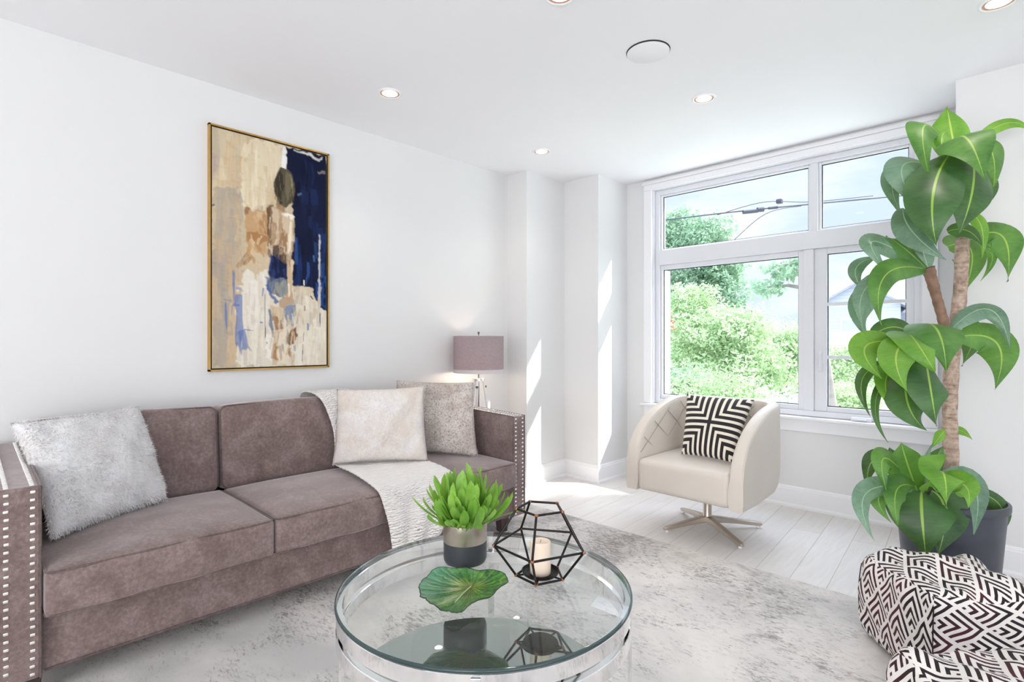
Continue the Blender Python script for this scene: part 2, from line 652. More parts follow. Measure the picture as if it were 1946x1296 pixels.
def knit_mat():
    t = NT('cream_ribbed_knit')
    v = t.coord('UV')
    w = t.n('ShaderNodeTexWave', wave_type='BANDS', bands_direction='Y')
    w.inputs['Scale'].default_value = 15.0
    w.inputs['Distortion'].default_value = 5.5
    w.inputs['Detail'].default_value = 2.0
    w.inputs['Detail Scale'].default_value = 2.2
    t.t.links.new(t.coord('UV', scale=(0.55, 1, 1)), w.inputs['Vector'])
    c = t.ramp(w.outputs['Fac'], [(0.03, srgb(92, 82, 78)), (0.17, srgb(216, 208, 203)), (0.36, srgb(247, 243, 240))])  # dark rib grooves put their shade into the cream colour
    su = t.n('ShaderNodeSeparateXYZ')
    t.t.links.new(t.coord('UV'), su.inputs[0])
    # painted groove shade: faint across the seat, strong at the fold, back and hem
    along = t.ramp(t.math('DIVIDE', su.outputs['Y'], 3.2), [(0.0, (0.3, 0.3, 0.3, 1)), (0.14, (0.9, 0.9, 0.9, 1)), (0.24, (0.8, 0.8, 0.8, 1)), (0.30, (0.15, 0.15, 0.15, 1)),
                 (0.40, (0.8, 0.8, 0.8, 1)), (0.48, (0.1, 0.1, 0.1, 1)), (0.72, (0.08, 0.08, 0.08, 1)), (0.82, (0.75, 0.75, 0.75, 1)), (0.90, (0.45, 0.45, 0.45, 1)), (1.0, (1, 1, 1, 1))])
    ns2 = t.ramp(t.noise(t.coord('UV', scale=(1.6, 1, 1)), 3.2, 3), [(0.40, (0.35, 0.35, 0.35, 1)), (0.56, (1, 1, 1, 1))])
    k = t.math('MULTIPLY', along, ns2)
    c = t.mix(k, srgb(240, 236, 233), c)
    return t.done(t.pbr(c, 0.9, 0, t.bump(w.outputs['Fac'], 0.45, 0.008), Sheen_Weight=0.3))


M['knit'] = knit_mat()


def square_wave(t, x, duty=0.5):
    return t.math('LESS_THAN', t.math('FRACT', x), duty)


def cross_pattern_mat():
    """black and cream mitred stripes that turn at the diagonals around a black cross"""
    t = NT('black_and_cream_mitred_stripes')
    sx = t.n('ShaderNodeSeparateXYZ')
    uvn = t.n('ShaderNodeUVMap')
    t.t.links.new(uvn.outputs[0], sx.inputs[0])
    a = t.math('ABSOLUTE', t.math('SUBTRACT', sx.outputs['X'], 0.5))
    b = t.math('ABSOLUTE', t.math('SUBTRACT', sx.outputs['Y'], 0.5))
    m = t.math('MINIMUM', a, b)
    s = square_wave(t, t.math('ADD', t.math('MULTIPLY', m, 10.2), 0.26), 0.56)
    v = t.coord('Object')
    c = t.mix(s, srgb(240, 232, 218), srgb(26, 21, 24))
    return t.done(t.pbr(c, 0.85, 0, t.bump(t.noise(v, 300, 2), 0.25, 0.003), Sheen_Weight=0.2))


M['cross'] = cross_pattern_mat()


def chevron_mat():
    """nested chevrons in a diamond lattice, black-burgundy on off-white"""
    t = NT('nested_chevron_cotton')
    uvn = t.n('ShaderNodeUVMap')
    wob = t.n('ShaderNodeTexNoise')
    wob.inputs['Scale'].default_value = 2.0
    sx = t.n('ShaderNodeSeparateXYZ')
    t.t.links.new(uvn.outputs[0], sx.inputs[0])
    u = t.math('MULTIPLY', sx.outputs['X'], 1.0)
    v = sx.outputs['Y']
    p = t.math('ADD', t.math('MULTIPLY', u, 1.0), t.math('MULTIPLY', v, 0.62))
    q = t.math('SUBTRACT', t.math('MULTIPLY', v, 0.62), t.math('MULTIPLY', u, 1.0))
    a = t.math('FRACT', p)
    b = t.math('FRACT', q)
    m = t.math('MAXIMUM', a, b)
    s = t.math('LESS_THAN', t.math('FRACT', t.math('ADD', t.math('MULTIPLY', m, 5.0), 0.08)), 0.47)
    inside = t.math('LESS_THAN', m, 0.90)
    k = t.math('MULTIPLY', s, inside)
    tone = t.mix(t.ramp(t.noise(t.coord('Object'), 6, 2), [(0.45, (0, 0, 0, 1)), (0.6, (1, 1, 1, 1))]), srgb(28, 18, 24), srgb(74, 28, 38))
    c = t.mix(k, srgb(240, 234, 230), tone)
    return t.done(t.pbr(c, 0.85, 0, t.bump(t.noise(t.coord('Object'), 260, 2), 0.25, 0.003)))


M['chevron'] = chevron_mat()


def shade_mat():
    t = NT('mauve_linen_shade')
    v = t.coord('Object')
    w = t.noise(t.coord('Object', scale=(140, 140, 60)), 1.5, 3)
    c = t.ramp(w, [(0.3, srgb(160, 148, 151)), (0.7, srgb(184, 172, 175))])
    d = t.pbr(c, 0.85)
    tl = t.n('ShaderNodeBsdfTranslucent')
    t.set(tl.inputs['Color'], srgb(196, 150, 146))
    mx = t.n('ShaderNodeMixShader')
    mx.inputs[0].default_value = 0.22
    t.t.links.new(d, mx.inputs[1])
    t.t.links.new(tl.outputs[0], mx.inputs[2])
    return t.done(mx.outputs[0])


M['shade'] = shade_mat()
M['shade_trim'] = plain('pale_shade_trim', srgb(206, 198, 200), 0.7)


def emit(name, color, strength):
    t = NT(name)
    e = t.n('ShaderNodeEmission', Color=color, Strength=strength)
    return t.done(e.outputs[0])


M['lamp_lens'] = emit('lit_downlight_lens', (1.0, 0.95, 0.86, 1), 9.0)
M['bulb'] = emit('lit_bulb', (1.0, 0.80, 0.62, 1), 2.5)
M['can'] = plain('copper_tinted_reflector', srgb(206, 160, 132), 0.35, 0.3)


def dish_mat():
    t = NT('green_leaf_glass')
    uvn = t.n('ShaderNodeUVMap')
    v = t.coord('Object')
    sx = t.n('ShaderNodeSeparateXYZ')
    t.t.links.new(v, sx.inputs[0])
    su = t.n('ShaderNodeSeparateXYZ')
    t.t.links.new(uvn.outputs[0], su.inputs[0])
    n1 = t.noise(v, 26, 5, 0.7, 0.6)
    c = t.ramp(n1, [(0.3, srgb(36, 92, 44)), (0.5, srgb(74, 138, 56)), (0.7, srgb(124, 172, 66))])
    # yellow-green heart of the glass and a teal lobe on one side
    c = t.mix(t.ramp(su.outputs['Y'], [(0.0, (0.75, 0.75, 0.75, 1)), (0.55, (0, 0, 0, 1))]), c, srgb(164, 178, 52))
    lob = t.ramp(t.math('ADD', t.math('MULTIPLY', sx.outputs['X'], -5.2), t.math('MULTIPLY', sx.outputs['Y'], -3.4)),
                 [(0.16, (0, 0, 0, 1)), (0.62, (1, 1, 1, 1))])
    c = t.mix(t.math('MULTIPLY', lob, 0.8), c, srgb(112, 176, 146))
    ang = t.math('MULTIPLY', su.outputs['X'], 30.0)
    ve = t.math('ABSOLUTE', t.math('SUBTRACT', t.math('FRACT', t.math('ADD', ang, t.math('MULTIPLY', t.noise(v, 30, 4, 0.7), 1.6))), 0.5))
    kv = t.ramp(ve, [(0.02, (1, 1, 1, 1)), (0.13, (0, 0, 0, 1))])
    c = t.mix(t.math('MULTIPLY', kv, 0.55), c, srgb(26, 66, 36))
    return t.done(t.pbr(c, 0.10, 0, t.bump(t.math('ADD', ve, t.math('MULTIPLY', t.noise(v, 60, 4), 0.8)), 0.9, 0.008), Coat_Weight=0.8, Coat_Roughness=0.04))


M['dish'] = dish_mat()
M['dish_rim'] = plain('dark_green_rim', srgb(34, 58, 44), 0.2)
M['dish_vein'] = plain('pale_green_vein', srgb(186, 204, 150), 0.2)
M['foliage_a'] = leaf_mat('tree_leaves_light', srgb(132, 164, 112), srgb(198, 216, 172), srgb(206, 226, 188), 0.35, 0.6, 0.01, 3, (0.6, 0.75, 0.52, 1))
M['foliage_b'] = leaf_mat('tree_leaves_cool', srgb(104, 138, 110), srgb(160, 190, 158), srgb(160, 190, 158), 0.3, 0.6, 0.01, 3, (0.42, 0.6, 0.42, 1))
M['foliage_c'] = leaf_mat('shrub_leaves_pale', srgb(188, 208, 188), srgb(222, 234, 218), srgb(222, 234, 218), 0.35, 0.6, 0.01, 4, (0.7, 0.82, 0.68, 1))
M['tree_bark'] = plain('grey_tree_bark', srgb(138, 132, 126), 0.9, var=0.2, vscale=9, bump=0.4, bscale=20)
M['lawn'] = plain('lawn', srgb(198, 204, 192), 0.95, var=0.18, vscale=2.5, bump=0.4, bscale=60)
M['cable'] = plain('black_cable', srgb(60, 62, 78), 0.6)
M['siding_roof'] = plain('grey_shingles', srgb(132, 136, 150), 0.9, var=0.08, vscale=6)


def siding_mat():
    t = NT('white_clapboard')
    sx = t.n('ShaderNodeSeparateXYZ')
    t.t.links.new(t.coord('Object'), sx.inputs[0])
    f = t.math('FRACT', t.math('MULTIPLY', sx.outputs['Z'], 4.2))
    c = t.ramp(f, [(0.0, srgb(122, 127, 146)), (0.12, srgb(150, 154, 170)), (1.0, srgb(156, 160, 176))])
    return t.done(t.pbr(c, 0.7))


M['siding'] = siding_mat()


def brick_mat():
    t = NT('painted_white_brick')
    br = t.n('ShaderNodeTexBrick')
    br.inputs['Scale'].default_value = 4.5
    br.inputs['Color1'].default_value = srgb(214, 216, 224)
    br.inputs['Color2'].default_value = srgb(196, 200, 212)
    br.inputs['Mortar'].default_value = srgb(168, 174, 188)
    t.t.links.new(t.coord('Object', rot=(PI / 2, 0, PI / 2)), br.inputs['Vector'])
    return t.done(t.pbr(br.outputs['Color'], 0.9))


M['brick'] = brick_mat()
M['dark_pane'] = plain('house_window_pane', srgb(150, 158, 176), 0.1)
M['sign_red'] = plain('red_sign_paint', srgb(214, 66, 76), 0.5)
M['sign_white'] = plain('white_sign_paint', srgb(240, 238, 240), 0.5)
M['sign_blue'] = plain('blue_awning', srgb(92, 140, 178), 0.7)
M['pinkwall'] = plain('pale_pink_render', srgb(222, 204, 200), 0.9, var=0.05)

# ================================================================== room shell
LX, WY, H = -3.235, 4.21, 2.61
struct(MB().box((LX - 0.2, -5.1, -0.12), (4.3, 4.42, 0)).build('floor', M['floor'], smooth=False))
struct(MB().box((LX - 0.2, -5.1, H), (4.3, 4.42, H + 0.12)).build('ceiling', M['ceiling'], smooth=False))
struct(MB().box((LX - 0.15, -5.1, 0), (LX, 4.42, H)).build('wall_left', M['wall'], smooth=False))
w = MB()
w.box((LX, 3.258, 0), (-3.01, 4.42, H))            # shallow chimney return
w.box((-3.01, 3.76, 0), (-2.65, 4.42, H))          # deeper return
w.box((-2.65, WY, 0), (-2.40, 4.42, H))            # left of the window
w.box((-2.40, WY, 0), (-0.50, 4.42, 0.64))         # below
w.box((-2.40, WY, 2.525), (-0.50, 4.42, H))        # head
w.box((-0.50, WY, 0), (-0.31, 4.42, H))            # right of the window
w.box((-0.31, 3.76, 0), (4.3, 4.42, H))            # right pier
struct(w.build('wall_far', M['wall'], smooth=False, merge=False))
w = MB()                                            # wall behind the camera, its wide opening made for the rear fill lamp
w.box((LX, -5.1, 0), (-0.5, -4.95, H))
w.box((3.9, -5.1, 0), (4.3, -4.95, H))
w.box((-0.5, -5.1, 2.3), (3.9, -4.95, H))
w.box((-0.5, -5.1, 0), (3.9, -4.95, 0.12))
struct(w.build('wall_rear', M['wall'], smooth=False, merge=False))
w = MB()
w.box((4.05, -4.95, 0), (4.3, -3.4, H))
w.box((4.05, 2.2, 0), (4.3, 3.76, H))
w.box((4.05, -3.4, 2.3), (4.3, 2.2, H))
w.box((4.05, -3.4, 0), (4.3, 2.2, 0.12))
struct(w.build('wall_right', M['wall'], smooth=False, merge=False))


def sweep(path, prof):
    """sweep a profile [(offset from wall, z)] along a plan polyline, room on the right hand side, mitred"""
    P = [Vector((p[0], p[1])) for p in path]
    n = len(P)
    mb = MB()
    vs = []
    for i in range(n):
        d0 = (P[i] - P[i - 1]).normalized() if i > 0 else None
        d1 = (P[i + 1] - P[i]).normalized() if i < n - 1 else None
        if d0 is None:
            d0 = d1
        if d1 is None:
            d1 = d0
        n0 = Vector((d0.y, -d0.x))
        n1 = Vector((d1.y, -d1.x))
        m = (n0 + n1)
        m = m / m.dot(n0) if abs(m.dot(n0)) > 1e-6 else n0
        for (o, z) in prof:
            q = P[i] + m * o
            vs.append((q.x, q.y, z))
    k = len(prof)
    fs = []
    for i in range(n - 1):
        for j in range(k - 1):
            fs.append((i * k + j, (i + 1) * k + j, (i + 1) * k + j + 1, i * k + j + 1))
    return mb.add(vs, fs)


prof = [(0, 0), (0.028, 0), (0.028, 0.014), (0.022, 0.022), (0.0155, 0.026), (0.0155, 0.126), (0.011, 0.131), (0.011, 0.138), (0.004, 0.15), (0, 0.15)]
struct(sweep([(LX, -4.95), (LX, 3.258)], prof).build('baseboard_left', M['trim'], angle=25))
struct(sweep([(LX, 3.258), (-3.01, 3.258), (-3.01, 3.76), (-2.65, 3.76), (-2.65, WY), (-0.31, WY), (-0.31, 3.76), (4.05, 3.76)], prof).build('baseboard_far', M['trim'], angle=25))

# ------------------------------------------------------------------ window
win = struct(bpy.data.objects.new('window_1', None))
win.location = (-1.45, WY, 0.64)
link(win)


def wpart(mb, name, mat, parent=win, **kw):
    return mb.build(name, mat, parent, merge=False, **kw)


c = MB()                                            # casing on the wall face
c.box((-2.47, WY - 0.022, 0.659), (-2.395, WY, 2.5145))
c.box((-0.505, WY - 0.022, 0.659), (-0.43, WY, 2.5145))
c.box((-2.47, WY - 0.022, 2.515), (-0.43, WY, 2.562))
wpart(c, 'casing', M['trim'], smooth=False, bevel=0.003)
c = MB()
c.box((-2.485, WY - 0.034, 2.562), (-0.415, WY, 2.58))
c.box((-2.478, WY - 0.028, 2.58), (-0.422, WY, 2.592))
wpart(c, 'crown_cap', M['trim'], smooth=False, bevel=0.003)
c = MB().box((-2.49, WY - 0.05, 0.638), (-0.41, WY + 0.06, 0.658))
wpart(c, 'window_sill', M['trim'], smooth=False, bevel=0.004)
c = MB().box((-2.47, WY - 0.016, 0.552), (-0.43, WY, 0.638))
wpart(c, 'apron', M['trim'], smooth=False, bevel=0.003)
f = MB()
# jamb liners
f.box((-2.40, WY, 0.658), (-2.385, 4.41, 2.525))
f.box((-0.515, WY, 0.658), (-0.50, 4.41, 2.525))
f.box((-2.40, WY, 2.51), (-0.50, 4.41, 2.525))
f.box((-2.40, WY + 0.06, 0.645), (-0.50, 4.41, 0.66))
# outer frame and bars (vinyl)
Y0, Y1 = 4.245, 4.335
f.box((-2.385, Y0, 0.66), (-2.345, Y1, 2.51))
f.box((-0.555, Y0, 0.66), (-0.515, Y1, 2.51))
f.box((-2.345, Y0, 2.47), (-0.555, Y1, 2.51))
f.box((-2.345, Y0, 0.66), (-0.555, Y1, 0.70))
f.box((-2.345, Y0 - 0.01, 1.858), (-0.555, Y1, 1.985))
f.box((-1.158, Y0, 1.985), (-1.107, Y1, 2.47))
f.box((-1.20, Y0, 0.70), (-1.135, Y1, 1.858))
wpart(f, 'frame', M['vinyl'], smooth=False, bevel=0.004)
SY0, SY1 = 4.262, 4.318


def sash(x0, x1, z0, z1, wl, wr, wb, wt, name='sash'):
    s = MB()
    s.box((x0, SY0, z0), (x0 + wl, SY1, z1))
    s.box((x1 - wr, SY0, z0), (x1, SY1, z1))
    s.box((x0 + wl, SY0, z0), (x1 - wr, SY1, z0 + wb))
    s.box((x0 + wl, SY0, z1 - wt), (x1 - wr, SY1, z1))
    return wpart(s, name, M['vinyl'], smooth=False, bevel=0.004)


def pane(x0, x1, z0, z1, par):
    MB().box((x0, 4.286, z0), (x1, 4.290, z1)).build('window_pane', M['pane'], par, smooth=False)
    g = MB()
    e = 0.006
    g.box((x0, 4.28, z0), (x0 + e, 4.285, z1))
    g.box((x1 - e, 4.28, z0), (x1, 4.285, z1))
    g.box((x0, 4.28, z0), (x1, 4.285, z0 + e))
    g.box((x0, 4.28, z1 - e), (x1, 4.285, z1))
    g.build('gasket', M['gasket'], par, smooth=False, merge=False)


for (x0, x1, z0, z1, a, b, cc, d) in [(-2.345, -1.158, 1.985, 2.47, 0.018, 0.016, 0.014, 0.016),
                                       (-1.107, -0.555, 1.985, 2.47, 0.016, 0.03, 0.014, 0.016),
                                       (-2.345, -1.20, 0.70, 1.858, 0.02, 0.04, 0.036, 0.04),
                                       (-1.135, -0.555, 0.70, 1.858, 0.08, 0.045, 0.036, 0.042)]:
    s = sash(x0, x1, z0, z1, a, b, cc, d)
    pane(x0 + a, x1 - b, z0 + cc, z1 - d, s)
    if x0 == -1.135:
        for zz in (1.46, 1.085):
            MB().box((x0 + a, 4.274, zz - 0.012), (x1 - b, 4.302, zz + 0.012)).build('muntin', M['vinyl'], s, smooth=False)
        h = MB()
        h.box((-1.107, 4.252, 0.985), (-1.085, 4.263, 1.13))
        h.box((-1.101, 4.236, 1.02), (-1.091, 4.254, 1.10))
        h.build('latch', M['vinyl'], s, smooth=False, bevel=0.003, merge=False)
h = MB()
h.box((-0.90, 4.205, 0.658), (-0.78, 4.25, 0.684))
h.box((-0.885, 4.19, 0.668), (-0.80, 4.206, 0.676))
wpart(h, 'crank_handle', M['vinyl'], smooth=False, bevel=0.005)

# ------------------------------------------------------------------ downlights and speaker in the ceiling
DL = [(-2.63, 1.70, 'recessed downlight in ceiling above the painting, tilted lens'),
      (-2.63, 3.01, 'small recessed downlight nearest the column corner by the floor lamp'),
      (-1.38, 3.01, 'recessed downlight in ceiling in front of the window, beyond the round speaker'),
      (-0.11, 3.01, 'recessed downlight in ceiling above the dracaena plant'),
      (-1.385, 1.70, 'recessed downlight cut off at the top edge, above the coffee table')]
dl0 = None
for i, (x, y, lab) in enumerate(DL):
    if i == 0:
        dl0 = thing('downlight', (x, y, H), lab, 'ceiling light', 'recessed downlights')
        MB().lathe([(0.054, 0.0), (0.054, -0.004), (0.062, -0.006), (0.068, -0.002), (0.068, 0.0)], (x, y, H), 48).build('trim_ring', M['trim'], dl0)
        MB().lathe([(0.0425, -0.0030), (0.054, -0.0036), (0.054, -0.0005), (0.0425, -0.0005)], (x, y, H), 48, closed=True).build('reflector', M['can'], dl0)
        MB().lathe([(0.0001, -0.007), (0.03, -0.0060), (0.043, -0.003), (0.043, -0.0005), (0.0001, -0.0005)], (x, y, H), 40).build('lens', M['lamp_lens'], dl0)
        d = dl0
    else:
        d = dl0.copy()
        link(d)
        d.location = (x, y, H)
        d['label'] = lab
        for ch in list(dl0.children):
            if ch.type != 'MESH':
                continue
            cc = ch.copy()
            link(cc)
            cc.parent = d
    sp = bpy.data.lights.new('downlight_beam', 'SPOT')
    sp.energy = 8
    sp.color = (1.0, 0.90, 0.76)
    sp.spot_size = math.radians(125)
    sp.spot_blend = 0.9
    sp.shadow_soft_size = 0.045
    so = bpy.data.objects.new('downlight_beam', sp)
    so.location = (x, y, H - 0.02)
    link(so)
spk = thing('ceiling_speaker', (-1.352, 2.335, H), 'round white flush ceiling speaker with a dark crescent gap', 'speaker')
MB().lathe([(0.0001, -0.0015), (0.1045, -0.0015), (0.1045, 0.0)], (-1.352, 2.335, H), 64).build('recess_ring', M['shadow_gap'], spk)
MB().lathe([(0.0001, -0.0026), (0.1008, -0.0026), (0.1015, -0.0023), (0.1015, -0.0016)], (-1.3562, 2.3422, H), 64).build('grille', M['ceiling'], spk)

# ------------------------------------------------------------------ rug
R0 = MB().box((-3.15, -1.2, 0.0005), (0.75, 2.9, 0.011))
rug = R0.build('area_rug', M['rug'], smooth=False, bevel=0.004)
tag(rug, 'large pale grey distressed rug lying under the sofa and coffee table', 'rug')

# ================================================================== sofa
sofa = thing('sofa', (-2.77, 1.29, 0.011), 'taupe velvet three-seat sofa with nailhead-trimmed square arms', 'sofa')
FX = -2.33                                           # front plane
BX = -3.20
mb = MB()
mb.rbox((0.375, 1.112, 0.0975), 0.012, 6, Matrix.Translation((-2.73, 1.29, 0.2)))
mb.build('base', M['velvet'], sofa)
mb = MB()
for z in (0.108,):
    mb.tube([(-2.353, 0.19, z), (-2.353, 2.39, z)], 0.005, 8)
mb.build('base_piping', M['velvet_dark'], sofa)
mb = MB()
mb.rbox((0.045, 1.11, 0.335), 0.02, 6, Matrix.Translation((-3.15, 1.29, 0.515)))
mb.build('back_frame', M['velvet'], sofa)
nail_me = None
nail_count = 0
for (ya, yb) in ((0.075, 0.182), (2.398, 2.505)):
    mb = MB()
    mb.hexa([(BX, ya, 0.10), (FX, ya, 0.10), (FX, yb, 0.10), (BX, yb, 0.10),
             (BX, ya, 0.757), (FX, ya, 0.727), (FX, yb, 0.727), (BX, yb, 0.757)])
    arm = mb.build('arm', M['velvet'], sofa, bevel=0.009, bseg=3)
    # nails up the front face, every one a piece of its own
    for yc in (ya + 0.022, yb - 0.022):
        for k in range(24):
            z = 0.118 + k * (0.710 - 0.118) / 23
            loc = Vector((FX + 0.0005, yc + rnd.uniform(-0.0008, 0.0008), z))
            if nail_me is None:
                hb = MB().rbox((0.0035, 0.0072, 0.0052), 0.0032, 2)
                no = hb.build('nailhead', M['nickel'], None)
                no.parent = arm
                nail_me = no.data
            else:
                no = bpy.data.objects.new('nailhead', nail_me)
                link(no)
                no.parent = arm
            no.location = loc - world_loc(arm)
    # top rows
    mb = MB()
    for yc in (ya + 0.022, yb - 0.022):
        for k in range(38):
            x = FX - 0.022 - k * 0.0222
            z = 0.727 + 0.030 * (FX - x) / (FX - BX) + 0.0005
            mb.rbox((0.0055, 0.0072, 0.0035), 0.003, 2, Matrix.Translation((x, yc, z)))
    tr = mb.build('nailhead_trim', M['nickel'], arm)
    tr['kind'] = 'stuff'
    mb = MB()
    pth = [(FX, ya + 0.002, 0.10), (FX, ya + 0.002, 0.727), (BX, ya + 0.002, 0.757)]
    mb.tube(pth, 0.0035, 6)
    pth = [(FX, yb - 0.002, 0.10), (FX, yb - 0.002, 0.727), (BX, yb - 0.002, 0.757)]
    mb.tube(pth, 0.0035, 6)
    mb.build('arm_piping', M['velvet_dark'], arm)
for (x, y) in ((-2.39, 0.155), (-2.39, 2.36), (-3.12, 0.155), (-3.12, 2.36)):
    mb = MB()
    s0, s1 = 0.032, 0.024
    mb.hexa([(x - s1, y - s1, 0.011), (x + s1, y - s1, 0.011), (x + s1, y + s1, 0.011), (x - s1, y + s1, 0.011),
             (x - s0, y - s0, 0.105), (x + s0, y - s0, 0.105), (x + s0, y + s0, 0.105), (x - s0, y + s0, 0.105)])
    mb.build('leg', M['leg_dark'], sofa, bevel=0.004)


def perimeter(hx, hy, r, n=6):
    pts = []
    for (sx, sy, a0) in ((1, 1, 0), (-1, 1, 90), (-1, -1, 180), (1, -1, 270)):
        for k in range(n + 1):
            a = math.radians(a0 + 90 * k / n)
            pts.append((sx * (hx - r) + r * math.cos(a), sy * (hy - r) + r * math.sin(a)))
    return pts


seat_y = [(0.187, 0.918), (0.923, 1.652), (1.657, 2.393)]
for i, (a, b) in enumerate(seat_y):
    hy = (b - a) / 2
    cy = (a + b) / 2
    hx, hz, cx0, cz = 0.335, 0.076, -2.62, 0.373

    def warp(p, n, hx=hx, hy=hy, hz=hz, s=i):
        u, v = p.x / hx, p.y / hy
        cr_ = max(0, 1 - u * u) * max(0, 1 - v * v)
        wv = 0.004 * math.sin(5 * u + 2.3 * v + s * 2) * math.sin(3.1 * v - 1.7 * u + s)
        if p.z > 0:
            p.z += (0.030 * cr_ ** 0.6 + wv * cr_) * (p.z / hz)
        if u > 0.6:
            p.x += 0.014 * max(0, 1 - v * v) * max(0, 1 - (p.z / hz) ** 2 * 0.6) * (u - 0.6) / 0.4
            p.x += 0.003 * math.sin(v * 9 + s) * (u - 0.6) / 0.4
        return p
    mb = MB()
    mb.rbox((hx, hy, hz), 0.020, 14, Matrix.Translation((cx0, cy, cz)), warp)
    cu = mb.build('seat_cushion', M['velvet'], sofa, angle=80)
    mb = MB()
    per = perimeter(hx - 0.004, hy - 0.003, 0.03)
    mb.tube([(cx0 + p[0] + (0.008 * max(0, 1 - (p[1] / hy) ** 2) if p[0] > 0 else 0), cy + p[1], cz + hz - 0.004 + 0.003 * max(0, 1 - (p[1] / hy) ** 2)) for p in per], 0.0045, 8, closed=True)
    mb.tube([(cx0 + p[0] + (0.006 * max(0, 1 - (p[1] / hy) ** 2) if p[0] > 0 else 0), cy + p[1], cz - hz + 0.006) for p in per], 0.004, 8, closed=True)
    mb.build('piping', M['velvet_dark'], cu)
back_y = [(0.19, 0.902), (0.910, 1.645), (1.653, 2.39)]
for i, (a, b) in enumerate(back_y):
    hy = (b - a) / 2
    cy = (a + b) / 2
    hx, hz = 0.078, 0.212
    lean = math.radians(-5)
    Mt = Matrix.Translation((-3.022, cy, 0.655)) @ Matrix.Rotation(lean, 4, 'Y')

    def warp(p, n, hx=hx, hy=hy, hz=hz, s=i):
        v, w_ = p.y / hy, p.z / hz
        cr_ = max(0, 1 - v * v) * max(0, 1 - w_ * w_)
        if p.x > 0:
            p.x += 0.028 * cr_ ** 0.6 * p.x / hx
            p.x += 0.003 * math.sin(6 * v + 3 * w_ + s * 1.3) * cr_
        if w_ > 0.5:
            p.z += 0.008 * max(0, 1 - v * v) * (w_ - 0.5) / 0.5 - 0.006 * abs(v) ** 6 * (w_ - 0.5)
        return p
    mb = MB()
    mb.rbox((hx, hy, hz), 0.03, 12, Mt, warp)
    cu = mb.build('back_cushion', M['velvet'], sofa, angle=80)
    mb = MB()
    pr = perimeter(hy - 0.006, hz - 0.006, 0.035)
    mb.tube([Mt @ Vector((hx - 0.008, p[0], p[1] + (0.006 * max(0, 1 - (p[0] / hy) ** 2) if p[1] > 0 else 0))) for p in pr], 0.0045, 8, closed=True)
    mb.tube([Mt @ Vector((-hx + 0.012, p[0], p[1] + (0.006 * max(0, 1 - (p[0] / hy) ** 2) if p[1] > 0 else 0))) for p in pr], 0.004, 8, closed=True)
    mb.build('piping', M['velvet_dark'], cu)

# ================================================================== throw blanket
prf = [(-3.125, 0.845), (-3.11, 0.885), (-3.05, 0.898), (-2.96, 0.884), (-2.925, 0.83), (-2.895, 0.70), (-2.885, 0.60), (-2.90, 0.53), (-2.885, 0.497), (-2.80, 0.492), (-2.62, 0.497), (-2.45, 0.489), (-2.32, 0.474), (-2.277, 0.452), (-2.258, 0.40), (-2.252, 0.30), (-2.262, 0.17)]


def catmull(P, t):
    n = len(P) - 1
    x = min(t * n, n - 1e-6)
    i = int(x)
    f = x - i
    p = [P[max(0, i - 1)], P[i], P[i + 1], P[min(n, i + 2)]]
    return [0.5 * ((2 * p[1][k]) + (-p[0][k] + p[2][k]) * f + (2 * p[0][k] - 5 * p[1][k] + 4 * p[2][k] - p[3][k]) * f * f
                   + (-p[0][k] + 3 * p[1][k] - 3 * p[2][k] + p[3][k]) * f ** 3) for k in range(len(p[0]))]


yl = [(1.395,), (1.40,), (1.405,), (1.42,), (1.45,), (1.485,), (1.492,), (1.495,), (1.49,), (1.475,), (1.45,), (1.43,), (1.415,), (1.415,), (1.425,), (1.45,), (1.475,)]
yr = [(1.66,), (1.66,), (1.665,), (1.68,), (1.71,), (1.75,), (1.79,), (1.82,), (1.85,), (1.88,), (1.90,), (1.90,), (1.89,), (1.885,), (1.87,), (1.83,), (1.775,)]


def throw_fn(u, v):
    x, z = catmull(prf, v)
    a = catmull(yl, v)[0]
    b = catmull(yr, v)[0]
    y = a + (b - a) * u
    fold = math.sin(u * 17 + 1.2 * math.sin(v * 6)) * 0.5 + 0.5
    rib = math.sin(v * 330 + 5 * math.sin(u * 6) + 2.5 * math.sin(u * 15 + v * 20))
    hang = max(0, (v - 0.78) / 0.22)
    front = 0.0
    if v > 0.8:
        x += 0.022 * fold * hang + 0.0014 * rib
        z += 0.03 * (u - 0.5) * hang * hang
    elif v > 0.55:
        z += 0.004 * fold + 0.0012 * rib
    elif v > 0.22:
        x += 0.008 * fold + 0.0014 * rib
    else:
        z += 0.004 * fold + 0.0012 * rib
    return (x, y, z)


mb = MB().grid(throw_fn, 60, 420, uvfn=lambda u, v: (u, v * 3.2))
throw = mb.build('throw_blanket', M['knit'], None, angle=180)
m = throw.modifiers.new('thick', 'SOLIDIFY')
m.thickness = 0.006
m.offset = 1.0
tag(throw, 'cream ribbed knit throw draped over the back, seat and front of sofa', 'blanket')


# ================================================================== pillows
def pillow_fn(c4, T, pinch=0.07, power=0.42, back=1.0):
    """c4: bl, br, tr, tl corner points; returns fn(u,v,side) in world space"""
    bl, br, tr, tl = [Vector(p) for p in c4]
    nrm = ((br - bl).cross(tl - bl)).normalized()

    def fn(u, v, s):
        a, b = 2 * u - 1, 2 * v - 1
        a2 = a * (1 - pinch * (1 - b * b))
        b2 = b * (1 - pinch * (1 - a * a))
        U, V = (a2 + 1) / 2, (b2 + 1) / 2
        p = bl * (1 - U) * (1 - V) + br * U * (1 - V) + tr * U * V + tl * (1 - U) * V
        h = (max(0, 1 - a * a) * max(0, 1 - b * b)) ** power
        return p + nrm * T * h * (s if s > 0 else s * back), nrm
    return fn


